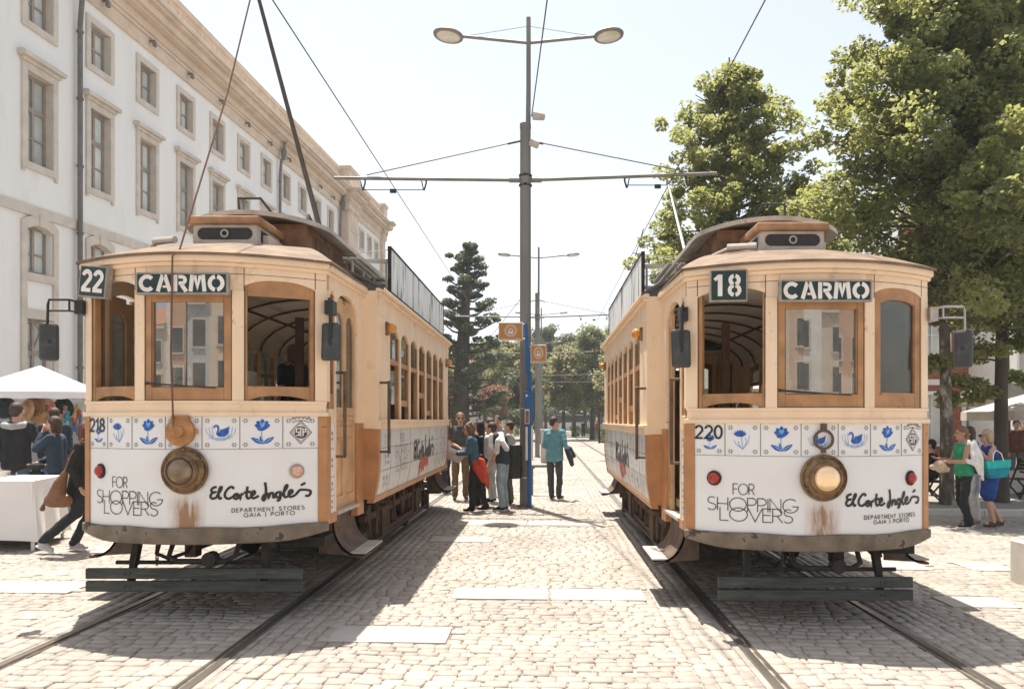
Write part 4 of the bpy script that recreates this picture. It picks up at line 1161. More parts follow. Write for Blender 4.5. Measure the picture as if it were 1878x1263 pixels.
g = MB()
X_, Y_ = [-600, -14, 14, 600], [-300, 32, 900]
def sheet(mb, x0, x1, y0, y1, dz):
    mb.add([(x0, y0, gz(x0) + dz), (x1, y0, gz(x1) + dz), (x1, y1, gz(x1) + dz), (x0, y1, gz(x0) + dz)], [(0,1,2,3)])
def gzc(x): return gz(max(-16, min(16, x)))
vs = []
xs = [-700, -16, 16, 700]
for y in (-300, 900):
    for x in xs: vs.append((x, y, gzc(x) - .016))
g.add(vs, [(i, i+1, 4+i+1, 4+i) for i in range(3)])
tag(g.build('ground', ground_mat()), 'sandy grey stone paving of the sunny square', None, None, 'structure')

TRK = (TX, 2.215)            # track centres
GA = .7175
SLABS = [(-1.68,-.75,5.78,6.24), (-.90,.03,7.22,7.70), (.045,.97,7.22,7.70), (-1.62,-.74,10.55,11.05), (-1.48,-.3,12.2,12.9), (-.285,.95,12.2,12.9),
         (-1.62,-.74,15.4,15.9), (-.9,.97,17.2,17.7), (-1.62,-.74,20.4,20.9), (-.9,.97,22.2,22.7),
         (3.80,4.45,7.10,7.55), (4.0,4.55,8.9,9.4), (5.0,5.55,8.9,9.4), (-5.55,-4.55,7.25,7.75), (-6.3,-5.6,5.75,6.2)]
rng = np.random.default_rng(3)
stones = []
def fill_T(x0, x1, y0, y1, L_=.140, D_=.102):
    y = y0
    while y < y1:
        d = D_ * rng.uniform(.88, 1.14)
        x = x0
        first = rng.uniform(.4, 1)
        while x < x1 - .02:
            l = L_ * rng.uniform(.72, 1.38) * first; first = 1
            if x1 - (x + l) < .07: l = x1 - x
            stones.append((x, x + l, y, y + d))
            x += l
        y += d
def fill_L(x0, x1, y0, y1, D_=.112, L_=.16):
    n = max(1, round((x1 - x0) / D_)); d = (x1 - x0) / n
    for i in range(n):
        y = y0 - rng.uniform(0, .2)
        while y < y1:
            l = L_ * rng.uniform(.7, 1.4)
            stones.append((x0 + i*d, x0 + (i+1)*d, y, y + l)); y += l
def clipx(Y): return -.735*Y - .6, .65*Y + .6
zones = []
a, b = TRK
RW = .075                     # half width of a rail with its concrete edges
zones += [(a - GA - RW - .38, a - GA - RW, 'L'), (a - GA + RW, a - GA + RW + .13, 'L'), (a - GA + RW + .13, a + GA - RW - .13, 'T'), (a + GA - RW - .13, a + GA - RW, 'L'),
          (a + GA + RW, a + GA + RW + .52, 'L'), (a + GA + RW + .52, b - GA - RW - .40, 'T'), (b - GA - RW - .40, b - GA - RW, 'L'),
          (b - GA + RW, b - GA + RW + .26, 'L'), (b - GA + RW + .26, b + GA - RW - .13, 'T'), (b + GA - RW - .13, b + GA - RW, 'L'), (b + GA + RW, b + GA + RW + .4, 'L')]
YB = [(3.6, 9), (9, 15), (15, 24), (24, 34)]
for y0, y1 in YB:
    lo, hi = clipx(y1)
    for z0, z1, m in zones:
        (fill_L if m == 'L' else fill_T)(z0, z1, y0, y1)
    fill_T(max(lo, -12), zones[0][0], y0, y1)
    fill_T(zones[-1][1], min(hi, 9.5), y0, y1)
S = np.array(stones)
keep = np.ones(len(S), bool)
for x0, x1, y0, y1 in SLABS:
    keep &= ~((S[:,1] > x0 + .03) & (S[:,0] < x1 - .03) & (S[:,3] > y0 + .03) & (S[:,2] < y1 - .03))
lo = -.735*S[:,3] - .4; hi = .65*S[:,3] + .4
keep &= (S[:,1] > lo) & (S[:,0] < hi)
keep &= ~((S[:,0] > 7.0) & (S[:,2] > 14.3))
S = S[keep]; n = len(S)
gp = .0052
cor = np.stack([np.stack([S[:,0]+gp, S[:,2]+gp], 1), np.stack([S[:,1]-gp, S[:,2]+gp], 1), np.stack([S[:,1]-gp, S[:,3]-gp], 1), np.stack([S[:,0]+gp, S[:,3]-gp], 1)], 1)
cor = cor + rng.normal(0, .0048, cor.shape)
wob = .012*np.sin(cor[:,:,0]*2.1 + 1.3*np.sin(cor[:,:,1]*.9)) + .010*np.sin(cor[:,:,0]*5.3 + cor[:,:,1]*1.7)
wob2 = .010*np.sin(cor[:,:,1]*1.7 + cor[:,:,0]) + .006*np.sin(cor[:,:,1]*4.9)
cor[:,:,1] += wob; cor[:,:,0] += wob2
cen = cor.mean(1, keepdims=True)
zg = -0.0113*(cor[:,:,0] + 3.0)
hz_ = rng.normal(0, .0022, (n, 1)); tilt = rng.normal(0, .0016, (n, 4))
rings = []
for k, (ins, dz, jit) in enumerate(((0., -.04, 0), (0., -.012, .5), (.0065, -.001, 1.))):
    d = cen - cor; ln = np.linalg.norm(d, axis=2, keepdims=True)
    xy = cor + d/ln*ins*1.4
    rings.append(np.concatenate([xy, (zg + dz + hz_ + tilt*jit)[:,:,None]], 2))
V = np.concatenate(rings, 1).reshape(-1, 3)          # 12 verts per stone
fq = [(8,9,10,11)] + [(r*4+i, r*4+(i+1)%4, (r+1)*4+(i+1)%4, (r+1)*4+i) for r in (0,1) for i in range(4)]
Fq = (np.arange(n)[:,None,None]*12 + np.array(fq)[None]).reshape(-1, 4)
def np_mesh(name, V, F, mat, tint=None, smooth=False):
    me = bpy.data.meshes.new(name)
    nv, nf, k = len(V), len(F), F.shape[1]
    me.vertices.add(nv); me.vertices.foreach_set('co', np.ascontiguousarray(V, np.float32).ravel())
    me.loops.add(nf*k); me.loops.foreach_set('vertex_index', np.ascontiguousarray(F, np.int32).ravel())
    me.polygons.add(nf); me.polygons.foreach_set('loop_start', np.arange(0, nf*k, k, dtype=np.int32))
    me.polygons.foreach_set('loop_total', np.full(nf, k, np.int32))
    if tint is not None:
        at_ = me.attributes.new('tint', 'FLOAT', 'POINT'); at_.data.foreach_set('value', np.ascontiguousarray(tint, np.float32))
    me.update(calc_edges=True)
    if smooth: me.shade_smooth()
    me.materials.append(mat)
    return me
tint = np.repeat(np.clip(rng.beta(2.2, 2.0, n) + rng.normal(0, .05, n), 0, 1), 12)
pav = link(bpy.data.objects.new('cobbled_paving', np_mesh('cobbled_paving', V, Fq, sett_mat(), tint)))
tag(pav, 'sunlit granite cobbles laid in rows around the tram tracks', None, None, 'structure')
sb = MB()
for x0, x1, y0, y1 in SLABS:
    z = gz((x0+x1)/2)
    sb.add([(x0+.008,y0+.008,gz(x0)-.03),(x1-.008,y0+.008,gz(x1)-.03),(x1-.008,y1-.008,gz(x1)-.03),(x0+.008,y1-.008,gz(x0)-.03),(x0+.008,y0+.008,gz(x0)),(x1-.008,y0+.008,gz(x1)),(x1-.008,y1-.008,gz(x1)),(x0+.008,y1-.008,gz(x0))],
           [(4,5,6,7),(0,1,5,4),(1,2,6,5),(2,3,7,6),(3,0,4,7)])
tag(sb.build('paving_slabs', MT['slab']), 'smooth pale slabs set flush into the cobbles', None, None, 'structure')
for cx, lab in ((a, 'grooved steel tram track under the left tram'), (b, 'grooved steel tram track under the right tram')):
    tr = MB(); gv = MB(); bd = MB()
    for s in (-1, 1):
        x = cx + s*GA
        y0, y1 = 2.5, 120
        z = gz(x)
        inn = -s                                # the flangeway lies on the inner side
        def bx(mb, p, q, z0, z1):
            l_, h_ = sorted((x + p*inn, x + q*inn)); mb.box(l_, h_, y0, y1, z0, z1)
        bx(tr, -.034, .028, z - .04, z + .004)
        bx(tr, .060, .078, z - .04, z + .001)
        bx(gv, .028, .060, z - .04, z - .022)
        bx(bd, -.078, -.034, z - .04, z - .008)
    t = tr.build('tram_track', MT['rail'], None, bevel=.003); tag(t, lab, 'tram track', 'tram tracks in the paving', 'structure')
    gv.build('flange_groove', MT['groove'], t); bd.build('track_edging', MT['railbed'], t)
# raised pavement on the right, under the trees
pv = MB()
pv.add([(7.05,14.4,gz(7)),(30,14.4,gz(16)),(30,60,gz(16)),(7.05,60,gz(7)),(7.05,14.4,gz(7)+.09),(30,14.4,gz(16)+.09),(30,60,gz(16)+.09),(7.05,60,gz(7)+.09)], [(4,5,6,7),(0,1,5,4),(3,0,4,7)])
tag(pv.build('pavement', M('pavement_stone', (.25,.225,.195), .85, var=.2, scale=3, bump=.2, bscale=12)), 'raised kerbed pavement below the trees', None, None, 'structure')
kb = MB()
for i in range(14): kb.box(7.0 + i*1.2, 7.0 + i*1.2 + 1.19, 14.24, 14.4, gz(7+i) - .03, gz(7+i) + .11)
tag(kb.build('kerb', MT['bench_stone'], bevel=.01), 'pale stone kerb along the tree pavement', None, None, 'structure')
# park lawn far behind
lw = MB(); lw.add([(-30,62,gz(-16)-.02),(2.0,62,gz(2)-.02),(2,140,gz(2)-.02),(-30,140,gz(-16)-.02)], [(0,1,2,3)])
lw.add([(4.2,70,gz(4)-.02),(60,70,gz(16)-.02),(60,140,gz(16)-.02),(4.2,140,gz(4)-.02)], [(0,1,2,3)])
tag(lw.build('lawn', M('lawn_green', (.085,.12,.035), .9, var=.3, scale=.5)), 'green lawn of the park behind the stop', None, None, 'structure')

# ------------------------------------------------------------------ the long white building
BX = -14.0; SH = .0536                # facade plane; its floor levels climb with the street
bld = empty('civic_building', (BX, 0, 0), 0, 'long white civic building with granite window surrounds and heavy sandy cornice', 'building')
def shear(mb):
    mb.v = [(x, y, z + SH * y) for x, y, z in mb.v]
    return mb
PY0, PY1 = 10.0, 51.9
COLS = [15.4 + 2.86 * i for i in range(13)]
ROWS = [(11.35, 12.62, 1.07), (7.55, 10.0, 1.07), (4.55, 5.87, 1.11), (1.0, 3.3, 1.11)]
wl = MB()
D = .35
def piers(mb, y0, y1, cols, x=0.):
    hw = .54
    ys = [y0] + [q for c in cols for q in (c - hw, c + hw)] + [y1]
    for i in range(0, len(ys), 2):
        mb.box(x - D, x, ys[i], ys[i+1], -1.2, 13.4)
    for c in cols:
        zz = [-1.2] + [q for r in sorted(ROWS) for q in (r[0], r[1])] + [13.4]
        for i in range(0, len(zz), 2): mb.box(x - D, x, c - hw, c + hw, zz[i], zz[i+1])
piers(wl, PY0, PY1, COLS)
PCOLS = [56.7, 59.2, 61.6]
piers(wl, 54.6, 63.0, PCOLS, .35)
wl.box(-20, -D - .4, PY0, 63.6, -1.2, 15.2)
wl.box(-20, .35, 63.0, 63.6, -1.2, 13.4)
shear(wl).build('wall', MT['plaster'], bld)
st = MB().box(0, .07, PY0, PY1, 6.1, 6.38).box(0, .05, PY0, PY1, -1.2, .6)
st.box(.35, .42, 54.6, 63.0, 6.1, 6.38)
shear(st).build('string_course', MT['stone'], bld)
for y0, y1 in ((51.9, 54.6), (63.0, 63.9)):
    pl = MB()
    k = -1.2
    i = 0
    while k < 13.4:
        h = min(.62, 13.4 - k)
        e = .02 if i % 2 else .0
        pl.box(-.3, .62 + e, y0 - e, y1 + e, k + .006, k + h - .006); k += h; i += 1
    pl.box(-.3, .60, y0 + .02, y1 - .02, -1.2, 13.4)
    shear(pl).build('corner_pilaster', MT['cornice'], bld)
cn = MB()
def cornice(y0, y1, dx, mb):
    for x, z0, z1 in ((.10,13.2,13.62),(.16,13.62,13.75),(.22,13.75,14.05),(.50,14.05,14.14),(.62,14.14,14.42),(.80,14.42,14.52),(.88,14.52,14.66),(.30,14.66,14.8)):
        mb.box(-.6, dx + x, y0 - x*.0, y1, z0, z1)
cornice(PY0, 51.7, 0, cn); cornice(51.7, 54.8, .62, cn); cornice(54.8, 62.9, .35, cn); cornice(62.9, 64.1, .62, cn)
shear(cn).build('cornice', MT['cornice'], bld, bevel=.02)
pp = MB().box(-.3, .05, PY0, 51.8, 14.8, 15.78).box(-.38, .13, PY0, 51.8, 15.78, 16.0).box(-.34, .10, PY0, 51.8, 14.8, 14.95)
pp.box(-.3, .72, 51.8, 54.7, 14.8, 15.9).box(-.38, .80, 51.75, 54.75, 15.9, 16.15).box(-.3, .40, 54.75, 62.9, 14.8, 15.7).box(-.38, .48, 54.75, 62.9, 15.7, 15.92).box(-.3, .75, 62.9, 64.1, 14.8, 15.9).box(-.35, .82, 62.85, 64.2, 15.9, 16.12)
y = PY0 + .3; k = 0
while y < 51:
    w_ = 1.55 if k % 2 else .8
    for z0, z1, e in ((15.05,15.1,.03),(15.6,15.65,.03)): pp.box(.05, .05 + e, y, y + w_, z0, z1)
    for q in (y, y + w_ - .05): pp.box(.05, .08, q, q + .05, 15.1, 15.6)
    y += w_ + .32; k += 1
for i in range(4):
    y = 55.2 + i*1.9
    for z0, z1 in ((15.05,15.1),(15.5,15.55)): pp.box(.40, .43, y, y + 1.4, z0, z1)
    for q in (y, y + 1.35): pp.box(.40, .43, q, q + .05, 15.1, 15.5)
shear(pp).build('parapet', MT['cornice'], bld)
for i in range(14):
    b_ = MB().box(.1, .30, -.05, .05, 0, .05).box(.22, .32, -.07, .07, -.16, .0)
    o = b_.build('cornice_floodlight', MT['pipe'], bld, loc=(0, 14 + 2.86*i + 1.4, 13.5 + SH*(14 + 2.86*i + 1.4)))
for y in (22.75, 39.9, 51.6):
    p = MB()
    pts = [(.14, y, z + SH*0) for z in (-1.0, 3, 6, 9, 12.2)] + [(.2, y, 13.0), (.34, y, 13.35), (.36, y, 13.9), (.5, y + .12, 14.25), (.5, y + .12, 14.6)]
    p.tube(pts, .075, 10).lathe([(.08,-.1),(.15,.15),(.15,.4),(.09,.5)], (.34, y, 13.2), 'z', 10)
    for z in range(0, 13, 2): p.lathe([(.1,-.03),(.1,.03)], (.14, y, z), 'z', 10)
    o = p.build('drainpipe', MT['pipe'], bld, smooth=True, loc=(0, 0, SH*y))
# windows: one of each kind, copied along the floors
def window_kind(kind):
    z0, z1, wd = ROWS[kind]
    h = z1 - z0; hw = wd/2
    t = MB()
    for a0, a1 in ((-hw, -hw+.08), (hw-.08, hw), (-.05, .05)): t.box(-.27, -.17, a0, a1, 0, h)
    for q0, q1 in ((0, .09), (h-.09, h)): t.box(-.27, -.17, -hw+.08, -.05, q0, q1).box(-.27, -.17, .05, hw-.08, q0, q1)
    bars = {0: [h*.5], 1: [h*.30, h*.62], 2: [h*.42], 3: [h*.6]}[kind]
    for i, z in enumerate(bars):
        th = .07 if (kind == 1 and i == 1) or kind == 3 else .022
        for s in (-1, 1): t.box(-.262, -.178, min(s*.05, s*(hw-.08)), max(s*.05, s*(hw-.08)), z - th, z + th)
    if kind == 1:
        pass
    if kind == 3:
        for s in (-1, 1): t.bar((-.22, s*.06, h*.64), (-.22, s*(hw-.1), h*.95), .05, .03)
        t.tube([(-.22, (hw-.09)*math.cos(R(q)), h*.63 + (h*.34)*math.sin(R(q))) for q in range(0, 181, 15)], .02, 6)
    wnd = shear(t).build('window', MT['timber'], bld, loc=(0, 0, z0))
    shear(MB().box(-.235, -.225, -hw+.02, hw-.02, .02, h-.02)).build('pane', MT['facade_pane'], wnd)
    s = MB(); e = .06; fw = .21
    if kind == 2:
        for a0, a1 in ((-hw-fw, -hw), (hw, hw+fw)): s.box(-.2, e, a0, a1, -3.4, h - .06)
        top = lambda a: h - .06 + .20*(1 - (a/(hw+fw))**2) ; bot = lambda a: h - .16 + .16*max(0, 1 - (a/hw)**2)
        mp_ = lambda a, z, o: (o, a, z)
        s.strip(mp_, lin(13, -hw-fw, hw+fw), lambda a: (h - .06 if abs(a) >= hw - 1e-6 else bot(a)), lambda a: h + .06 + .22*(1 - (a/(hw+fw))**2), -.2, e)
        s.box(-.2, e, -hw, hw, -.22, 0).box(-.2, e, -hw, hw, -1.25, -.98).box(-.1, e+.04, -.09, .09, h - .02, h + .33)
    elif kind == 3:
        s.box(-.2, e, -hw-fw, -hw, -1, 0)
    else:
        for a0, a1 in ((-hw-fw, -hw), (hw, hw+fw)): s.box(-.2, e, a0, a1, -.2, h + .2)
        s.box(-.2, e, -hw, hw, -.2, 0).box(-.2, e, -hw, hw, h, h + .2)
        if kind == 1:
            for a0, a1 in ((-hw-fw, -hw-fw+.12), (hw+fw-.12, hw+fw)): s.box(-.02, e - .004, a0, a1, -.30, -.2)
            s.box(0, .12, -hw-fw-.05, hw+fw+.05, h+.2, h+.30).box(0, .22, -hw-fw-.16, hw+fw+.16, h+.30, h+.42).box(0, .15, -hw-fw-.10, hw+fw+.10, h+.42, h+.47)
    if kind != 3: shear(s).build('stone_surround', MT['stone'], wnd, bevel=.008)
    return wnd
kinds = [window_kind(k) for k in range(4)]
first = [True]*4
for c, xo in [(c, 0) for c in COLS] + [(c, .35) for c in PCOLS]:
    for k in range(4):
        if first[k]: o = kinds[k]; first[k] = False
        else: o = copy_tree(kinds[k], bld)
        o.location = (xo, c, ROWS[k][0] + SH * c)

# ------------------------------------------------------------------ masts, wires, signs
def mast(x, y, label, arms=True, heads=(9.3, 9.3), near=False):
    z0 = gz(x)
    T = empty('tram_mast', (x, y, z0), 0, label, 'mast', 'overhead line masts down the middle of the street')
    MB().lathe([(.17,0),(.17,.02),(.112,.03),(.108,5.9),(.104,7.4),(.11,7.4),(.11,7.5),(.0,7.52)], (0,0,0), 'z', 20).build('column', MT['mast'], T, smooth=True)
    MB().tube([(.05,.03,7.2),(.06,.06,8.2),(.06,.06,9.62)], [.052,.047,.045], 12).build('lamp_pole', MT['mast'], T, smooth=True)
    ay, ex, ez = .0, 3.78, 6.43
    a = MB()
    for s in (-1, 1):
        e = (s*3.76, 0, 6.44 + (.09 if s > 0 else .0))
        a.tube([(s*.1, 0, 6.40), e], .035, 10).tube([(s*.1,0,6.40),(s*.32,0,6.40)], .05, 10)
        a.lathe([(.13,6.28),(.13,6.31)], (0,0,0), 'z', 18).lathe([(.13,6.47),(.13,6.50)], (0,0,0), 'z', 18)
    a.build('cross_arm', MT['mast'], T, smooth=True)
    for s in (-1, 1):
        h = MB(); dz = .09 if s > 0 else 0
        for q in (1.95, 3.15):
            zt = 6.40 + dz*q/3.76
            h.tube([(s*q, 0, zt + .05), (s*q, 0, zt - .06), (s*(q+.04), 0, zt - .2)], .018, 6).tube([(s*(q+.09), 0, zt - .02), (s*(q+.05), 0, zt - .2)], .012, 6)
        h.tube([(s*1.99, 0, 6.21 + dz), (s*3.19, 0, 6.21 + dz)], .009, 6).box(s*2.6 - .06, s*2.6 + .06, -.03, .03, 6.15 + dz, 6.22 + dz)
        h.build('wire_hanger', MT['dark'], T)
        MB().tube([(s*.1, 0, 7.17), (s*3.12, 0, 6.50 + dz*.8)], .011, 6).tube([(s*.1,0,7.17),(s*.35,0,7.115)], .024, 6).build('stay_wire', MT['wire'], T)
        xo = .06
        b = MB().tube([(xo, .06, 9.12), (xo + s*1.30, .06, 9.25)], .030, 10)
        b.tube([(xo, .06, 9.45), (xo + s*1.15, .06, 9.27)], .005, 4)
        b.build('lamp_arm', MT['mast'], T, smooth=True)
        l = MB().lathe([(.0,.07),(.12,.065),(.27,.03),(.30,-.005),(.29,-.035),(.245,-.04)], (0,0,0), 'z', 32)
        l = l.build('lamp_head', MT['mast'], T, smooth=True, loc=(xo + s*1.58, .06, 9.28))
        l.rotation_euler = (R(0), s*R(-6), 0)
        MB().lathe([(.25,-.036),(.16,-.055),(.0,-.06)], (0,0,0), 'z', 28).build('diffuser', MT['lampglass'], l, smooth=True)
    if near:
        f = MB().lathe([(.0,-.17),(.065,-.16),(.08,-.04),(.085,.07),(.0,.085)], (0,0,0), 'x', 18).build('floodlight', MT['ventgrey'], T, smooth=True, loc=(.22, .0, 7.66))
        f.rotation_euler = (0, R(180+8), 0)
        f = MB().lathe([(.0,-.14),(.06,-.13),(.07,.0),(.075,.06),(.0,.07)], (0,0,0), 'x', 18).build('floodlight', MT['ventgrey'], T, smooth=True, loc=(.19, -.02, 7.1))
        f.rotation_euler = (0, R(10), R(25))
        MB().lathe([(.126,1.9),(.126,1.93)], (0,0,0), 'z', 18).lathe([(.126,.55),(.126,.58)], (0,0,0), 'z', 18).build('strap', MT['steel'], T)
    return T
mast(-.39, 15.0, 'tall grey mast with twin round lamps beside the blue stop post', near=True)
for i, (x, y) in enumerate(((-.36, 35), (-.34, 54), (-.3, 74), (-.3, 96))):
    mast(x, y, ('grey mast with twin lamps just behind the nearest mast', 'third mast along the street, its arms above the park trees', 'fourth mast along the street, before the park', 'farthest mast, deep among the park trees')[i])

def wire(pts, label, r=.011, group='overhead contact wires'):
    tag(MB().tube(pts, r, 6).build('overhead_wire', MT['wire']), label, 'wire', group)
wire([(-2.95, y, 6.2) for y in (3, 15, 35, 54, 74, 96)], 'thin contact wire running over the left tram', .008)
wire([(2.38, y, 6.2) for y in (3, 15, 35, 54, 74, 96)], 'thin contact wire running over the right tram', .008)
p = at(975, 214, 15); q = at(1003.5, 0, 11.2); d = q - p
wire([tuple(p), tuple(q), tuple(q + d*1.5)], 'feeder cable rising from the mast head towards the sky', .011, None)
for px0, py0, px1, py1, Y, lab in ((845, 690, 1110, 686, 60, 'lowest cross wire strung before the park conifer'), (845, 698, 1105, 700, 62, 'cross wire below the lowest one over the far crossing'), (880, 640, 955, 628, 48, 'short slanting cable left of the mast'), (930, 676, 1080, 684, 70, 'faint far cross wire right of the mast')):
    wire([tuple(at(px0, py0, Y)), tuple(at((px0+px1)/2, (py0+py1)/2 + 1.5, Y)), tuple(at(px1, py1, Y))], lab, .03, 'cross wires at the far junction')
for px0, py0, Y0, px1, py1, Y1, lab in ((1180, 420, 22, 1090, 720, 60, 'slanting wire beside the tall left flank of the lime tree'), (860, 668, 40, 955, 548, 34, 'slanting span wire before the tall conifer')):
    wire([tuple(at(px0, py0, Y0)), tuple(at(px1, py1, Y1))], lab, .014, 'slanting span wires')

sp = empty('stop_post', (-.305, 14.72, gz(-.3)), 0, 'slim blue tram stop post standing against the grey mast', 'stop post')
MB().tube([(0,0,0),(0,0,2.6)], .045, 12).tube([(-.03,0,2.6),(-.03,0,3.0)], .05, 12).tube([(-.04,0,3.0),(-.07,0,3.55)], .035, 12).build('pole', MT['bluepost'], sp, smooth=True)
b = MB().box(-.10, .075, -.045, .045, 1.60, 2.25).build('info_case', MT['bluepost'], sp, bevel=.015)
g_ = lambda a, z, o: (a, -.045 - o, z)
MB().poly(g_, [(-.088,1.62),(.0,1.62),(.0,1.90),(-.088,1.90)], .003).build('case_frame', MT['white'], b)
MB().poly(g_, [(-.078,1.63),(-.01,1.63),(-.01,1.87),(-.078,1.87)], .005).build('poster', M('brown_poster', (.25,.12,.05), .5, var=.4, scale=30), b)
MB().poly(g_, [(-.055 + .022*math.cos(i*PI/6), 2.16 + .026*math.sin(i*PI/6)) for i in range(12)], .003).build('badge', MT['white'], b)
MB().box(-.075, .07, -.03, .03, .92, 1.56).build('timetable', MT['white'], sp, bevel=.006)
def stop_sign(x0, x1, z0, z1, yaw):
    cx, cz = (x0 + x1)/2, (z0 + z1)/2; hw, hh = abs(x1 - x0)/2, (z1 - z0)/2
    s = MB().box(-hw, hw, -.022, .022, -hh, hh).build('stop_sign', MT['white'], sp, bevel=.012, loc=(cx, -.02, cz))
    g = lambda a, z, o: (a, -.022 - o, z)
    MB().poly(g, [(-hw+.015,-hh+.015),(hw-.015,-hh+.015),(hw-.015,hh-.015),(-hw+.015,hh-.015)], .003).build('sign_face', MT['signorange'], s)
    r = hh*.62; e = min(1, hw/hh*.85)
    q = MB()
    q.ribbon(g, [(r*e*math.cos(2*PI*i/28), .015 + r*math.sin(2*PI*i/28)) for i in range(28)], .007, .005, True)
    q.ribbon(g, [(r*.72*e*math.cos(2*PI*i/28), .015 + r*.72*math.sin(2*PI*i/28)) for i in range(28)], .003, .005, True)
    q.poly(g, [(-.045*e,-.045),(.045*e,-.045),(.045*e,.02),(.03*e,.055),(-.03*e,.055),(-.045*e,.02)], .005)
    q.strip(g, [-hw*.8, hw*.8], -hh + .03, -hh + .036, 0, .005)
    q.build('emblem', MT['letter'], s)
    q = MB(); q.poly(g, [(-.025*e,.0),(.025*e,.0),(.025*e,.035),(-.025*e,.035)], .007); q.build('emblem_window', MT['signorange'], s)
    for z in (-hh*.8, hh*.8): MB().tube([((hw if x1 <= 0.01 else -hw), 0, z), ((hw + .06 if x1 <= 0.01 else -hw - .06), .01, z)], .01, 6).build('clip', MT['steel'], s)
stop_sign(-.595, -.125, 3.22, 3.57, 0)
stop_sign(.02, .33, 2.79, 3.14, 0)
ln = empty('leaning_rail', (.05, 17.2, gz(0)), 0, 'low tubular leaning rail behind the blue post', 'rail')
MB().tube([(-.35,0,.0),(-.35,0,.58),(-.3,0,.64)], .03, 8).tube([(.12,0,0),(.12,0,.62)], .03, 8).build('leg', MT['mast'], ln, smooth=True)
MB().tube([(-.4,0,.66),(.2,0,.66),(.28,.06,.66),(.2,.14,.66),(-.4,.14,.66)], .035, 8).build('seat', MT['mast'], ln, smooth=True)
bn = empty('utility_bin', (-.62, 14.9, gz(-.6)), 0, 'black litter bin strapped to the left of the mast', 'bin')
MB().lathe([(.13,.55),(.15,.6),(.155,1.16),(.14,1.2),(.12,1.18)], (0,0,0), 'z', 20).build('body', MT['black'], bn, smooth=True)
MB().box(.08, .16, -.02, .02, .7, .76).box(.08,.16,-.02,.02,1.0,1.06).build('bracket', MT['dark'], bn)
cb = MB().box(-.3, .3, -.25, .25, 0, 1.28).box(-.33, .33, -.28, .28, 1.28, 1.33).build('utility_cabinet', MT['ventgrey'], None, bevel=.02, loc=(.12, 30.5, gz(0)))
tag(cb, 'grey utility cabinet far behind the leaning rail', 'cabinet')
# ------------------------------------------------------------------ trees
def leaf_cloud(C, rad, per, size, rng, flat=.75, up=.5):
    """C: clump centres (n,3); rad: radii (n,3) or (n,); returns leaf vertices (m*4,3) and tint"""
    n = len(C)
    rad = np.broadcast_to(np.asarray(rad, float).reshape(n, -1), (n, 3)) if np.ndim(rad) else np.full((n, 3), rad)
    d = rng.normal(size=(n, per, 3)); d /= np.linalg.norm(d, axis=2, keepdims=True)
    r = rng.uniform(.25, 1, (n, per, 1)) ** .5
    P = C[:, None] + d * r * rad[:, None] * np.array([1, 1, flat])
    P = P.reshape(-1, 3); m = len(P)
    nr = rng.normal(size=(m, 3)); nr[:, 2] = np.abs(nr[:, 2]) + up; nr /= np.linalg.norm(nr, axis=1, keepdims=True)
    t = rng.normal(size=(m, 3)); t[:, 2] -= .5; t -= nr * (t * nr).sum(1, keepdims=True); t /= np.linalg.norm(t, axis=1, keepdims=True)
    b = np.cross(nr, t)
    s = (size * rng.uniform(.6, 1.35, (m, 1)))
    V = np.stack([P - t*s*.5, P + b*s*.42 + nr*s*.10 - t*s*.05, P + t*s*.6 - nr*s*.06, P - b*s*.42 + nr*s*.10 - t*s*.05], 1).reshape(-1, 3)
    cl = np.repeat(np.clip(rng.normal(.5, .16, n), 0, 1), per)
    tint = np.clip(cl + rng.normal(0, .2, m), 0, 1)
    return V, np.repeat(tint, 4)

def crown_obj(name, V, tint, mat, parent):
    F = np.arange(len(V)).reshape(-1, 4)
    return link(bpy.data.objects.new(name, np_mesh(name, V, F, mat, tint)), parent)

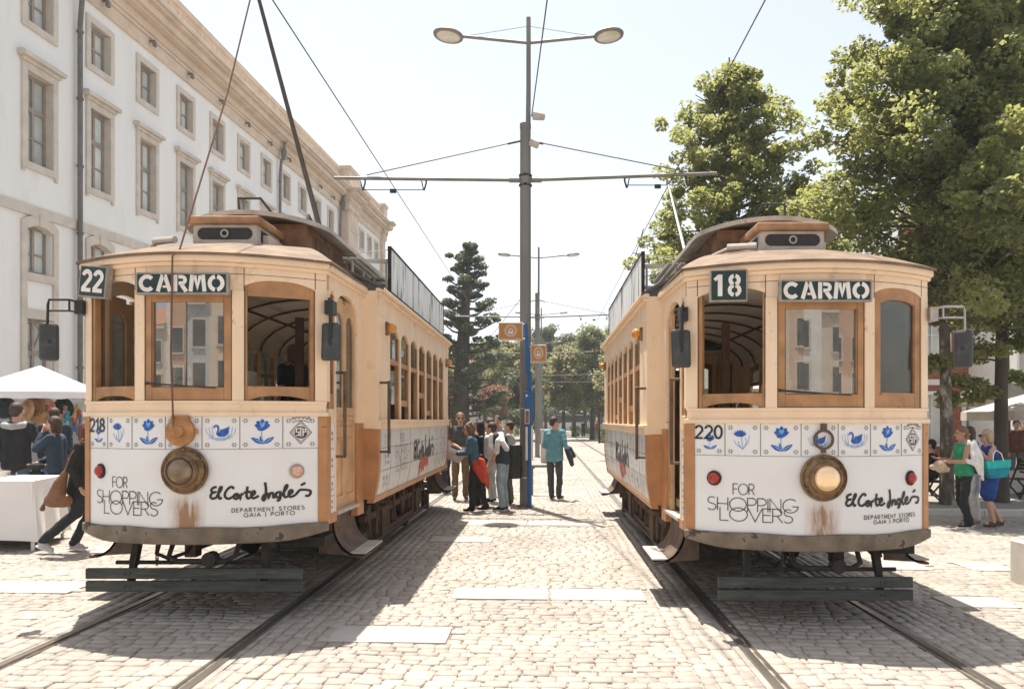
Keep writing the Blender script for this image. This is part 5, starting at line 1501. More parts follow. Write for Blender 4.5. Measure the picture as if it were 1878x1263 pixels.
def broad_tree(x, y, h, tr, z0, prof, nl, per, size, mats, label, seed, group=None, lean=(0, 0), rcl=.36, lmin=.3, bend=.35, name='tree', crown='crown', sprigs=()):
    rng = np.random.default_rng(seed)
    T = empty(name, (x, y, gzc(x)), 0, label, 'tree', group)
    tk = MB()
    pts = [Vector((lean[0]*t*t + .07*math.sin(t*5+seed)*t, lean[1]*t*t + .05*math.sin(t*4+2*seed), h*.95*t)) for t in lin(12, 0, 1)]
    tk.tube([(0,0,-.1)] + pts, [tr*1.45] + [tr*(1.15 if i == 0 else (1 - .88*i/11)) for i in range(12)], 12)
    C = []; Rr = []
    for i in range(nl):
        f = (i + rng.uniform(0, 1)) / nl
        zt = z0 + (h*.97 - z0) * f
        j = min(10, zt/(h*.95)*11); a0 = pts[int(j)].lerp(pts[min(11, int(j)+1)], j - int(j))
        L_ = prof(f) * rng.uniform(.72, 1.08)
        az = i * 2.399 + rng.uniform(-.5, .5)
        el = bend + .5*f + rng.uniform(-.18, .18)
        dv = Vector((math.cos(az)*math.cos(el), math.sin(az)*math.cos(el), math.sin(el)))
        lp = []
        for t in lin(6, 0, 1):
            p = a0 + dv*(L_*t) + Vector((0, 0, -.16*L_*t*t + .05*L_*math.sin(t*6 + i)))
            lp.append(p)
        tk.tube(lp, [max(.012, tr*.30*(1-t*.85)*(1-.5*f)) for t in lin(6, 0, 1)], 6)
        nc = max(2, int(L_/.42) + 1)
        for k in range(nc):
            t = lmin + (1-lmin)*(k + rng.uniform(0, 1))/nc
            p = lp[0] + dv*(L_*t) + Vector((0,0,-.16*L_*t*t))
            q = p + Vector(rng.normal(0, .20, 3).tolist())
            C.append(q[:]); rr = rcl*rng.uniform(.55, 1.25)*(.75 + .25*L_/max(.1, prof(.3))); Rr.append((rr, rr, rr))
    for zs, azs, ls in sprigs:
        dv = Vector((math.cos(R(azs)), math.sin(R(azs)), .25)); a0 = pts[int(zs/(h*.95)*11)] * 1; a0.z = zs
        tk.tube([tuple(a0), tuple(a0 + dv*ls*.5), tuple(a0 + dv*ls + Vector((0,0,-.15)))], [.022,.016,.008], 6)
        for k in range(3): C.append(tuple(a0 + dv*ls*(.45 + .3*k) + Vector((0,0,-.1*k)))); Rr.append((.24,.24,.22))
    tk.build('trunk', mats[1], T, smooth=True, ang=60)
    V, ti = leaf_cloud(np.array(C), np.array(Rr), per, size, rng)
    crown_obj(crown, V, ti, mats[0], T)
    return T

LG = 'lime trees along the right pavement'
ml = (MT['leaf'], MT['bark'])
broad_tree(4.75, 19.5, 11.6, .16, 3.2, lambda f: min(4.25*(1-f)**1.05 + .30, 2.65), 112, 120, .095, ml, 'narrow pointed lime tree standing apart, left of the others', 5, LG, rcl=.35, bend=.2)
broad_tree(8.05, 15.3, 13.2, .135, 3.5, lambda f: 3.6*(1-f)**.62*(.72 + .28*min(1, f*5)) + .2, 132, 120, .095, ml, 'largest lime tree with a pale mottled trunk behind the right tram', 11, LG, rcl=.37, lean=(-.7,.3), sprigs=((2.5,10,.7),(2.9,200,.5),(3.1,330,.9),(2.2,60,.5)))
broad_tree(9.4, 15.7, 13.5, .15, 3.9, lambda f: 2.9*(1-f)**.42*(.7 + .3*min(1, f*4)) + .2, 100, 115, .095, (MT['leaf'], MT['barkdark']), 'lime tree with a dark trunk right of the women', 23, LG, rcl=.36, sprigs=((2.6,20,.8),(3.0,170,.9),(2.3,190,.6),(3.3,300,.7)))
broad_tree(8.0, 24.5, 9.6, .17, 3.0, lambda f: 3.0*(1-f)**.5 + .2, 56, 70, .16, ml, 'lime tree half hidden between the pointed one and the largest one', 31, LG, rcl=.48)
broad_tree(12.6, 21.0, 12.5, .18, 4.0, lambda f: 3.2*(1-f)**.5 + .2, 60, 70, .16, ml, 'lime tree at the right edge before the brick house', 37, LG, rcl=.48)

# park trees seen down the street
def conifer(x, y, h, label, seed):
    rng = np.random.default_rng(seed)
    T = empty('conifer', (x, y, gz(x)), 0, label, 'tree')
    tk = MB().tube([(0,0,-.2),(0,.0,h*.25),(.15,0,h*.5),(.35,0,h*.75),(.55,0,h)], [.62,.50,.40,.22,.05], 12)
    C = []; Rr = []
    for i in range(64):
        f = (i + .5)/64; z = h*(.12 + .86*f)
        L_ = (2.7*(1-f)**.7 + .5)*rng.uniform(.55, 1.1)
        az = i*2.399 + rng.uniform(-.4, .4)
        ox = .55*max(0, (z/h - .2))
        e = Vector((ox + math.cos(az)*L_, math.sin(az)*L_, z + .12*L_ - .05))
        tk.tube([(ox, 0, z - .25), tuple(Vector((ox,0,z-.25)).lerp(e, .55) + Vector((0,0,-.18))), tuple(e)], [.09,.06,.03], 6)
        for k in range(3):
            t = (.45, .75, 1.0)[k]
            p = Vector((ox, 0, z - .2)).lerp(e, t)
            r = rng.uniform(.22, .46)*(.65 + .5*(1-f))
            C.append((p.x + rng.normal(0,.15), p.y + rng.normal(0,.15), p.z + .1)); Rr.append((r*1.3, r*1.3, r*.9))
    tk.build('trunk', MT['barkdark'], T, smooth=True)
    V, ti = leaf_cloud(np.array(C), np.array(Rr), 150, .135, rng, flat=.8)
    crown_obj('crown', V, ti, MT['leafdark'], T)
    return T
conifer(-5.1, 46, 12.4, 'tall ragged dark conifer rising alone behind the left tram', 4)
PG = 'park trees behind the tram stop'
FT = [  # x, y, height, trunk radius, crown start, spread, leaf material, label
    (-3.0, 66, 8.8, .2, 2.6, 2.6, 'leafpale', 'greyish bushy tree just left of the mast'),
    (-1.7, 62, 5.6, .16, 1.2, 1.7, 'leafdark', 'dark blue-green tree low behind the waiting group'),
    (-3.9, 58, 4.3, .12, 2.0, 1.4, 'leafpink', 'small copper-pink tree above the white tent'),
    (-9.5, 62, 8.0, .2, 1.4, 3.0, 'leafmid', 'green tree behind the conifer foot'),
    (1.6, 66, 8.2, .2, 2.4, 2.3, 'leafpale', 'pale green tree right of the mast with a thin trunk'),
    (4.2, 68, 10.6, .25, 2.4, 3.0, 'leafmid', 'round mid-green park tree near the right tram tail'),
    (3.0, 80, 11.2, .25, 3.0, 3.2, 'leafdark', 'dark park tree behind the pale one'),
    (6.6, 62, 10.5, .25, 1.6, 2.6, 'leafpale', 'yellow-green tree against the tail of the right tram'),
    (.0, 92, 13.6, .25, 6.0, 3.4, 'leafdark', 'flat-topped cedar showing over the mast arms'),
    (-6.6, 84, 11, .25, 2.6, 3.5, 'leafmid', 'tree deep in the park left of the mast'),
    (8.2, 84, 13, .3, 2.0, 4.0, 'leafmid', 'tall tree closing the view on the right'),
    (-12, 78, 12, .3, 2.0, 4.0, 'leafdark', 'dark tree behind the white building end'),
    (-1.2, 104, 11, .3, 2.0, 4.5, 'leafdark', 'farthest dark tree behind the fourth mast'),
    (5.4, 104, 12, .3, 2.0, 4.5, 'leafdark', 'farthest dark tree on the right of the park'),
]
for i, (x, y, h, tr, z0, sp_, lm, lab) in enumerate(FT):
    broad_tree(x, y, h, tr, z0, lambda f, s=sp_: s*(1 - (2*f-.85)**2*.45)*(1-f**6) + .1, 34, 70, .21 if y > 60 else .15, (MT[lm], MT['barkdark']), lab, 50+i, PG, rcl=.75 if y > 60 else .5)
def hedge(x0, x1, y, h, label, seed):
    rng = np.random.default_rng(seed)
    T = empty('hedge', ((x0+x1)/2, y, gzc((x0+x1)/2)), 0, label, 'hedge', 'clipped park hedges')
    n = int((x1-x0)*h*9)
    C = np.stack([rng.uniform(x0, x1, n) - (x0+x1)/2, rng.uniform(-.6, .6, n), rng.uniform(.1, h-.1, n)], 1)
    V, ti = leaf_cloud(C, np.full((n, 3), .28), 46, .13, rng)
    crown_obj('foliage', V, ti, MT['leafmid'], T)
hedge(4.3, 9.5, 64, .9, 'low clipped hedge behind the teal shirted man', 1)
hedge(2.6, 10, 80, 1.1, 'farther hedge line before the pale wall on the right', 2)
hedge(-12, -1.4, 76, 1.1, 'hedge line behind the waiting group', 3)

fw = empty('far_building', (0, 128, 0), 0, 'long pale building with dark openings behind the park trees', 'building')
wl = MB().box(-60, 60, 0, 8, -2, 6.5).build('wall', MT['farwall'], fw)
o_ = MB()
for i in range(40): o_.box(-58 + i*2.9, -57 + i*2.9, -.06, .0, 1.0, 3.4)
o_.build('window', MT['darkglass'], fw)
MB().box(-61, 61, -.5, 8.5, 6.5, 6.9).build('roof', MT['roof_tile'], fw)
for i, (x, y, wd, h) in enumerate(((-9.4, 98, 6, 9.6), (-13.5, 112, 7, 12))):
    hs_ = empty('house', (x, y, -.5), 0, ('small house with terracotta roof peeking behind the conifer', 'second terracotta roofed house behind the first')[i], 'house', 'far houses')
    MB().box(-wd/2, wd/2, 0, 6, 0, h-1.6).build('wall', MT['farwall'], hs_)
    MB().add([(-wd/2-.3,-.3,h-1.6),(wd/2+.3,-.3,h-1.6),(wd/2+.3,6.3,h-1.6),(-wd/2-.3,6.3,h-1.6),(-wd/2+1,3,h),(wd/2-1,3,h)], [(0,1,5,4),(1,2,5),(2,3,4,5),(3,0,4),(3,2,1,0)]).build('roof', MT['roof_tile'], hs_)
    m_ = MB()
    for k in range(3): m_.box(-wd/2 + .8 + k*1.8, -wd/2 + 1.7 + k*1.8, -.05, 0, h-3.8, h-2.4)
    m_.build('window', MT['darkglass'], hs_)
bs = empty('bus', (2.6, 112, gz(2.6)), 0, 'white bus passing far behind the hedges', 'bus')
MB().box(-5, 5, -1.2, 1.2, .35, 3.0).build('body', MT['white'], bs, bevel=.15)
MB().box(-4.7, 4.7, -1.22, -1.2, 1.4, 2.4).build('window', MT['darkglass'], bs)
for x in (-3.2, 3.2): MB().lathe([(0,-.12),(.5,-.12),(.5,.12),(0,.12)], (x, -1.1, .5), 'y', 18).build('wheel', MT['black'], bs)

# ------------------------------------------------------------------ people
SKIN = [M('skin_light', (.55,.33,.235), .5, var=.06, scale=8, bump=0), M('skin_tan', (.42,.235,.15), .5, var=.06, scale=8, bump=0)]
CL = {}
def cloth(c, rough=.85):
    k = tuple(round(x, 3) for x in c)
    if k not in CL: CL[k] = M('fabric_%d' % len(CL), c, rough, var=.22, scale=9, bump=.35, bscale=14)
    return CL[k]
BLK, NAVY, DEN, LDEN, WHT, GRYT = (.014,.015,.017), (.015,.028,.05), (.06,.095,.15), (.26,.34,.40), (.72,.71,.69), (.11,.115,.12)
HAIRC = {'black': (.014,.011,.010), 'brown': (.05,.026,.014), 'auburn': (.11,.025,.016), 'blond': (.42,.31,.19), 'grey': (.30,.28,.26), 'light': (.17,.09,.045)}

def caps(mb, p, q, r0, r1, n=10):
    """tapered limb with rounded ends"""
    p = Vector(p); q = Vector(q); d = q - p
    L_ = d.length
    if L_ < 1e-5: return mb.ball(tuple(p), r0, n, 6)
    u = d / L_
    pts = []; rs = []
    for a in (-80, -50, -25): pts.append(p + u*(r0*math.sin(R(a)))); rs.append(r0*math.cos(R(a)))
    for t in (0, .5, 1): pts.append(p + d*t); rs.append(r0 + (r1-r0)*t)
    for a in (25, 50, 80): pts.append(q + u*(r1*math.sin(R(a)))); rs.append(r1*math.cos(R(a)))
    return mb.tube(pts, rs, n)

def blend(o, vox, it=3):
    m = o.modifiers.new('merge', 'REMESH'); m.mode = 'VOXEL'; m.voxel_size = vox; m.use_smooth_shade = True
    s = o.modifiers.new('smooth', 'SMOOTH'); s.factor = .5; s.iterations = it

FT_ = bpy.data.textures.new('folds', 'CLOUDS'); FT_.noise_scale = .13; FT_.noise_depth = 2
def folds(o, k=.035):
    m = o.modifiers.new('folds', 'DISPLACE'); m.texture = FT_; m.strength = k; m.mid_level = .45; m.texture_coords = 'LOCAL'

def person(label, x, y, heading, H, top, legs, hair='brown', hstyle='short', pose=None, skin=0, sleeve='short', bottom='trousers', shoes=BLK,
           lean=0., look=0., glasses=False, z=None, group=None, far=False, topl=.93, sole=None):
    """heading: degrees, 0 faces away from the camera (+y), 90 faces left (-x)"""
    k = H / 1.70
    J = dict(head=(0,.02,1.585), neck=(0,0,1.44), chest=(0,0,1.28), waist=(0,.005,1.08), pelvis=(0,0,.95),
             ls=(-.175,0,1.385), rs=(.175,0,1.385), le=(-.225,-.03,1.11), re=(.225,-.03,1.11), lw=(-.215,.09,.88), rw=(.215,.09,.88),
             lh=(-.09,0,.90), rh=(.09,0,.90), lk=(-.10,.025,.49), rk=(.10,.025,.49), la=(-.105,-.02,.085), ra=(.105,-.02,.085), lt=(-.12,.13,.035), rt=(.12,.13,.035))
    if lean:
        for n_ in ('head','neck','chest','waist','ls','rs','le','re','lw','rw'):
            p = J[n_]; dz = p[2] - .92
            J[n_] = (p[0], p[1] + math.sin(lean)*dz, .92 + math.cos(lean)*dz)
    if pose: J.update(pose)
    J = {a: Vector(b)*k for a, b in J.items()}
    T = empty('person', (x, y, gzc(x) if z is None else z), R(heading), label, 'person', group)
    vox = .022 if far else .0105
    B = MB()
    hc = J['head']; f = Vector((math.sin(-look), math.cos(look), 0)); side = Vector((f.y, -f.x, 0))
    B.ball(tuple(hc + Vector((0,0,.022*k)) - f*.012*k), (.079*k, .092*k, .098*k), 12, 8)
    B.ball(tuple(hc + Vector((0,0,-.045*k)) + f*.028*k), (.056*k, .062*k, .07*k), 10, 7)
    caps(B, hc + Vector((0,0,-.085*k)) + f*.055*k, hc + Vector((0,0,-.085*k)) + f*.06*k, .03*k, .026*k)
    if not far:
        caps(B, hc + f*.085*k + Vector((0,0,.005*k)), hc + f*.107*k + Vector((0,0,-.022*k)), .010*k, .014*k, 6)
        for s in (-1, 1): B.ball(tuple(hc + side*(s*.082*k) - f*.005*k - Vector((0,0,.005))), (.016*k,.022*k,.032*k), 8, 6)
    caps(B, hc + Vector((0,0,-.08*k)) - f*.012*k, J['neck'] - Vector((0,0,.04)), .052*k, .058*k)
    caps(B, J['ls']*.8 + J['neck']*.2 - Vector((0,0,.01)), J['rs']*.8 + J['neck']*.2 - Vector((0,0,.01)), .062*k, .062*k)
    caps(B, J['chest'] + Vector((0,0,.05)), J['waist'], .09*k, .085*k); caps(B, J['waist'], J['pelvis'], .085*k, .10*k)
    for s in (-1, 1):
        o = Vector((s*.075*k, 0, 0))
        caps(B, J['chest'] + o + Vector((0,0,.03)), J['waist'] + o*.8, .098*k, .085*k)
        caps(B, J['waist'] + o*.8, J['pelvis'] + o, .085*k, .098*k)
    for a in 'lr':
        caps(B, J[a+'s'], J[a+'e'], .052*k, .040*k); caps(B, J[a+'e'], J[a+'w'], .040*k, .027*k)
        caps(B, J[a+'h'], J[a+'k'], .084*k, .056*k); caps(B, J[a+'k'], J[a+'a'], .056*k, .038*k)
        caps(B, J[a+'a'] - Vector((0,0,.02)), J[a+'t'] + Vector((0,0,.01)), .038*k, .026*k)
        # hand: palm, four fingers of different length, thumb from the side of the palm
        w_ = J[a+'w']; d = (w_ - J[a+'e']).normalized()
        sd = Vector((1,0,0)) if a == 'l' else Vector((-1,0,0))
        pn = d.cross(sd); pn = pn.normalized() if pn.length > .1 else Vector((0,1,0)); ac = pn.cross(d).normalized()
        pe = w_ + d*.085*k
        for t in (-.022, .0, .022): caps(B, w_ + ac*t*.6*k, pe + ac*t*1.1*k, .017*k, .015*k, 6)
        if not far:
            for i, t in enumerate((-.033, -.011, .011, .032)):
                l = (.058, .072, .078, .066)[i]*k
                a0 = pe + ac*t*k; a1 = a0 + d*l*.5 + pn*.006; a2 = a1 + d*l*.42 + pn*.022*k
                caps(B, a0, a1, .0105*k, .0100*k, 6); caps(B, a1, a2, .0100*k, .0088*k, 6)
            th0 = w_ + d*.035*k + ac*.022*k; th1 = th0 + (d*.6 + ac*.75).normalized()*.035*k; th2 = th1 + (d*.9 + ac*.3 + pn*.2).normalized()*.032*k
            caps(B, th0, th1, .0125*k, .0115*k, 6); caps(B, th1, th2, .0115*k, .0095*k, 6)
    b = B.build('body', SKIN[skin], T, recalc=False); blend(b, vox, 2)
    if not far:
        e = MB()
        for s in (-1, 1): e.ball(tuple(hc + f*.083*k + side*(s*.031*k) + Vector((0,0,.012*k))), (.010,.010,.007), 8, 6)
        e.build('eye', cloth((.03,.02,.015)), T)
        m_ = MB(); m_.ball(tuple(hc + f*.086*k + Vector((0,0,-.058*k))), (.022*k, .009, .006), 10, 6); mo = m_.build('mouth', cloth((.30,.10,.08)), T, smooth=True)
        if glasses:
            g_ = MB()
            for s in (-1, 1):
                g_.ball(tuple(hc + f*.098*k + side*(s*.034*k) + Vector((0,0,.012*k))), (.030, .012, .022), 10, 6)
                g_.tube([tuple(hc + f*.09*k + side*(s*.06*k) + Vector((0,0,.016*k))), tuple(hc - f*.0*k + side*(s*.085*k) + Vector((0,0,.012*k)))], .004, 5)
            g_.build('sunglasses', MT['black'], T, smooth=True)
    # hair
    Hm = MB()
    Hm.ball(tuple(hc + Vector((0,0,.038*k)) - f*.026*k), (.090*k, .098*k, .100*k), 12, 8)
    if hstyle == 'short':
        Hm.ball(tuple(hc + Vector((0,0,-.01*k)) - f*.06*k), (.072*k, .05*k, .07*k), 10, 7)
    if hstyle in ('bob', 'curly', 'long'):
        for s in (-1, 1):
            caps(Hm, hc + side*(s*.065*k) - f*.02*k + Vector((0,0,.03)), hc + side*(s*.072*k) - f*.035*k + Vector((0,0,-.09*k)), .04*k, .034*k)
        caps(Hm, hc - f*.07*k + Vector((0,0,.02)), hc - f*.075*k + Vector((0,0,(-.10 if hstyle != 'long' else -.30)*k)), .062*k, .05*k)
    if hstyle == 'curly':
        r_ = np.random.default_rng(int(abs(x)*100))
        for _ in range(26):
            d = Vector(r_.normal(size=3).tolist()).normalized()
            if d.dot(f) > .35 and d.z < .5: continue
            Hm.ball(tuple(hc + Vector((0,0,.03)) - f*.03 + d*.095*k), .032*k, 6, 5)
    if hstyle == 'cropped':
        pass
    h_ = Hm.build('hair', M('hair_%s' % hair, HAIRC[hair], .55, var=.35, scale=30, stretch=(3,3,.6), bump=.5, bscale=40) if 'hair_'+hair not in bpy.data.materials else bpy.data.materials['hair_'+hair], T, recalc=False)
    blend(h_, .013 if not far else .02, 2)
    # upper garment
    S_ = MB(); e_ = .020*k
    caps(S_, J['ls']*.86 + J['neck']*.14 - Vector((0,0,.012)), J['rs']*.86 + J['neck']*.14 - Vector((0,0,.012)), .066*k, .066*k)
    low = Vector((0,0,(topl - .95)*k))
    caps(S_, J['chest'] + Vector((0,0,.05)), J['waist'], .10*k, .098*k); caps(S_, J['waist'], J['pelvis'] + low, .104*k, .120*k)
    for s in (-1, 1):
        o = Vector((s*.078*k, 0, 0))
        caps(S_, J['chest'] + o + Vector((0,0,.04)), J['waist'] + o*.95, .098*k + e_*.7, .092*k + e_*.7)
        caps(S_, J['waist'] + o*.95, J['pelvis'] + o*1.02 + low, .092*k + e_*.7, .101*k + e_*.7)
    for a in 'lr':
        if sleeve == 'none': continue
        if sleeve == 'short': caps(S_, J[a+'s'], J[a+'s'].lerp(J[a+'e'], .62), .062*k + .008, .056*k + .006)
        else:
            caps(S_, J[a+'s'], J[a+'e'], .058*k + .010, .046*k + .009); caps(S_, J[a+'e'], J[a+'e'].lerp(J[a+'w'], .93), .046*k + .009, .034*k + .008)
    s_ = S_.build('shirt' if bottom != 'dress' else 'dress_top', cloth(top), T, recalc=False); blend(s_, vox*1.15); folds(s_)
    # lower garment
    P_ = MB()
    if bottom == 'trousers':
        caps(P_, J['lh'] + Vector((.02,0,.04)), J['rh'] + Vector((-.02,0,.03)), .100*k, .100*k)
        for a in 'lr':
            caps(P_, J[a+'h'], J[a+'k'], .094*k, .070*k); caps(P_, J[a+'k'], J[a+'a'] + Vector((0,0,.012)), .070*k, .056*k)
        p_ = P_.build('trousers', cloth(legs), T, recalc=False)
    else:
        for a in 'lr': caps(P_, J[a+'h'] + Vector((0,0,.05)), J[a+'h'].lerp(J[a+'k'], .86), .118*k, .110*k)
        caps(P_, J['pelvis'] + Vector((-.06,0,.02)), J['pelvis'] + Vector((.06,0,.02)), .125*k, .125*k)
        mid = (J['lk'] + J['rk'])/2
        caps(P_, J['pelvis'], mid + Vector((0,0,.10)), .12*k, .13*k)
        p_ = P_.build('skirt', cloth(legs), T, recalc=False)
    blend(p_, vox*1.15); folds(p_)
    for a in 'lr':
        F_ = MB()
        an, to = J[a+'a'], J[a+'t']
        caps(F_, an + Vector((0,-.015,-.042*k)), to + Vector((0,0,.004)), .040*k, .034*k); caps(F_, an + Vector((0,-.01,-.02)), an + (to-an)*.4 + Vector((0,0,-.005)), .043*k, .042*k)
        sh = F_.build('shoe', cloth(shoes), T, recalc=False); blend(sh, .014)
        if sole:
            q = MB().box(-.045, .045, -.07, .185, -.0, .022)
            d = (to - an); 
            so_ = q.build('sole', cloth(sole), sh, bevel=.02, loc=(an.x, an.y, max(.002, an.z - .085*k)))
            so_.rotation_euler = (math.atan2(d.z + .05*k, d.y), 0, math.atan2(-d.x, d.y))
    return T, J

def world_of(T, p):
    return Matrix.Translation(T.location) @ Matrix.Rotation(T.rotation_euler.z, 4, 'Z') @ Vector(p)

def drape(name, pts, rad, mat, label, cat, vox=.014):
    """soft cloth or bag made of blended limbs: pts = list of polylines in the world"""
    c = Vector(pts[0][0])
    b = MB()
    for pl, rr in zip(pts, rad):
        P = [Vector(p) - c for p in pl]
        for i in range(len(P) - 1):
            r0 = rr[i] if isinstance(rr, (list, tuple)) else rr; r1 = rr[i+1] if isinstance(rr, (list, tuple)) else rr
            caps(b, P[i], P[i+1], r0, r1, 8)
    o = b.build(name, mat, None, recalc=False, loc=c)
    blend(o, vox, 4)
    return tag(o, label, cat)

WG = 'people waiting at the tram stop'
# the waiting group
T1, J1 = person('woman in denim jacket with curly brown hair and a red cloth tied at her waist', -1.30, 14.1, 95, 1.63, (.05,.11,.17), BLK, 'light', 'curly',
    lean=.16, sleeve='long', glasses=True, group=WG, pose=dict(le=(-.22,.14,1.13), lw=(-.10,.38,1.10), re=(.23,.12,1.14), rw=(.08,.36,1.13), lk=(-.09,.06,.49), rk=(.10,-.06,.49), ra=(.10,-.22,.085), rt=(.11,-.07,.035), la=(-.10,.05,.085), lt=(-.11,.20,.035)))
a_, b_ = world_of(T1, (-.12, .02, .96)), world_of(T1, (.05,-.22,.42))
drape('waist_cloth', [[a_, world_of(T1, (-.20,-.02,.80)), world_of(T1, (-.18,-.14,.56))], [world_of(T1, (-.16,-.10,.95)), world_of(T1, (-.20,-.14,.72)), world_of(T1, (-.15,-.24,.44))], [world_of(T1, (-.08,-.14,.93)), world_of(T1, (-.14,-.20,.66)), world_of(T1, (-.08,-.24,.50))]],
      [(.05,.06,.03)]*3, cloth((.55,.06,.025)), 'bright red cloth hanging from the waist of the woman in the denim jacket', 'cloth')
q = world_of(T1, (-.06,.42,1.08))
drape('shoulder_bag', [[q + Vector((-.05,0,.04)), q + Vector((.16,0,-.06))], [q + Vector((-.04,0,-.06)), q + Vector((.12,0,-.12))]], [.075,.07], cloth((.55,.50,.47)), 'pale bundled bag held by the woman in the denim jacket', 'bag')
T2, J2 = person('man in dark navy t-shirt and light jeans with hands clasped in front', -.79, 14.25, 75, 1.70, (.022,.042,.058), LDEN, 'brown', 'short',
    lean=.13, glasses=True, group=WG, shoes=(.02,.022,.03), sole=WHT, pose=dict(le=(-.24,.05,1.10), lw=(-.06,.24,.86), re=(.24,.05,1.10), rw=(.05,.25,.88), head=(0,.24,1.52)))
drape('shoulder_cloth', [[world_of(T2, (-.20,.16,1.40)), world_of(T2, (-.26,.14,1.18))], [world_of(T2, (-.10,.02,1.42)), world_of(T2, (-.25,.02,1.30)), world_of(T2, (-.29,.02,1.10))], [world_of(T2, (-.16,-.02,1.42)), world_of(T2, (-.27,-.08,1.28)), world_of(T2, (-.27,-.16,1.16))]],
      [.05,.05,.055], cloth((.70,.67,.63)), 'cream jumper slung over the shoulder of the man in navy', 'jumper')
person('tall man in sunglasses facing the camera beside the left tram', -1.78, 16.0, 190, 1.82, (.06,.06,.065), (.16,.10,.055), 'light', 'short', glasses=True, group=WG, skin=1, shoes=(.10,.06,.035), pose=dict(rw=(.05,.20,1.05), re=(.22,.06,1.13)))
T4, J4 = person('dark haired woman in black with a white backpack strap', -1.28, 14.95, 60, 1.66, BLK, BLK, 'black', 'long', sleeve='long', group=WG, pose=dict(lw=(-.08,.24,1.05), le=(-.22,.06,1.12)))
drape('backpack', [[world_of(T4, (0,-.20,1.30)), world_of(T4, (0,-.20,1.02))], [world_of(T4, (-.11,-.14,1.36)), world_of(T4, (-.12,.10,1.36)), world_of(T4, (-.12,.13,1.12)), world_of(T4, (-.11,-.12,1.0))]], [.10, .020], cloth((.55,.54,.52)), 'off-white backpack on the woman in black', 'backpack')
person('man in white t-shirt and torn pale jeans', -1.10, 15.7, 80, 1.71, WHT, (.40,.41,.40), 'brown', 'short', lean=.06, group=WG, pose=dict(lw=(-.1,.22,.92), rw=(.1,.24,.93)))
person('young man with black hair behind the white t-shirt', -1.06, 16.9, 170, 1.77, (.30,.30,.28), (.19,.16,.11), 'black', 'short', group=WG, skin=1, shoes=(.35,.28,.2))
person('boy with brown hair right of the man in navy', -.72, 15.35, 85, 1.66, (.42,.40,.38), (.10,.09,.075), 'brown', 'short', group=WG)
person('dark trousered person boarding beside the tail of the left tram', -2.28, 17.6, 80, 1.72, (.25,.28,.30), BLK, 'brown', 'short', group=WG, sleeve='long', pose=dict(lw=(-.2,.42,1.25), le=(-.24,.2,1.2)))
T5, J5 = person('man in teal shirt and dark jeans standing alone and looking right', .20, 16.35, -25, 1.76, (.12,.29,.34), (.045,.055,.06), 'brown', 'short', sleeve='long', look=-.75, topl=.86, shoes=(.05,.045,.04), glasses=True,
    pose=dict(rw=(.24,.16,1.02), re=(.27,-.06,1.12), lw=(-.12,.22,1.0), la=(-.09,.04,.085), lt=(-.11,.19,.035)))
q = world_of(T5, (.27,.06,1.05))
drape('folded_jacket', [[q + Vector((-.02,0,.03)), q + Vector((.05,-.02,-.12)), q + Vector((.10,0,-.30))], [q + Vector((.06,.05,.04)), q + Vector((.14,.05,-.12))]], [(.05,.07,.05),(.05,.05)], cloth((.035,.045,.05)), 'dark jacket folded over the arm of the man in teal', 'jacket')
for i, (px, feet, H, top, legs, hd, lab) in enumerate(((948, 800, 1.7, (.40,.33,.28), (.2,.13,.1), 170, 'distant walker in pale clothes left of the mast'), (994, 798, 1.7, WHT, (.3,.3,.3), 160, 'distant walker in white right of the mast'),
        (1070, 799, 1.66, BLK, NAVY, 180, 'distant woman in black walking towards the stop'), (1086, 797, 1.75, GRYT, DEN, 120, 'distant person in grey by the right tram tail'), (1095, 798, 1.72, (.5,.08,.05), (.3,.2,.15), 150, 'distant person in red by the right tram tail'), (1079, 796, 1.72, (.42,.40,.36), (.2,.2,.2), 90, 'distant person in beige behind the one in grey'))):
    y = 1.66*1400/(feet - 770) * .985
    person(lab, (px-1000)*y/1400, y, hd, H, top, legs, ['brown','black','auburn','brown','light','grey'][i], 'short', far=True, group='people far down the street')
# passenger standing inside the left tram
person('passenger in a dark shirt standing inside the left tram', -3.22, 9.75, 60, 1.66, (.02,.04,.045), BLK, 'light', 'bob', z=gz(TX) + .953, skin=0)

# market on the left
MG = 'people at the market stalls'
TA, JA = person('man in black jacket with grey hood seen from behind at the stall', at(30, 770, 11.9).x, 11.9, 12, 1.86, BLK, DEN, 'brown', 'short', sleeve='long', group=MG, topl=.84, pose=dict(re=(.27,.02,1.12), rw=(.27,.16,.92)))
hd_ = [[world_of(TA, (-.13,-.10,1.52)), world_of(TA, (0,-.15,1.50)), world_of(TA, (.13,-.10,1.52))], [world_of(TA, (-.15,.02,1.55)), world_of(TA, (-.13,-.10,1.52))], [world_of(TA, (.15,.02,1.55)), world_of(TA, (.13,-.10,1.52))]]
o = drape('hood', hd_, [.055,.04,.04], cloth((.33,.33,.33)), None, None); o.parent = TA; o.matrix_parent_inverse = (Matrix.Translation(TA.location) @ Matrix.Rotation(TA.rotation_euler.z, 4, 'Z')).inverted()
person('man in dark navy with cropped hair facing the hat stall', at(100, 770, 13.4).x, 13.4, 20, 1.80, NAVY, DEN, 'brown', 'short', sleeve='long', group=MG)
TB, JB = person('woman in navy jumper with her hand on her face', at(107, 770, 11.2).x, 11.2, 100, 1.66, (.014,.03,.05), BLK, 'brown', 'bob', sleeve='long', lean=.08, group=MG,
    pose=dict(le=(-.20,.22,1.22), lw=(-.07,.19,1.46), re=(.22,.08,1.12), rw=(.02,.28,1.02)))
q = world_of(TB, (-.05,.27,.92))
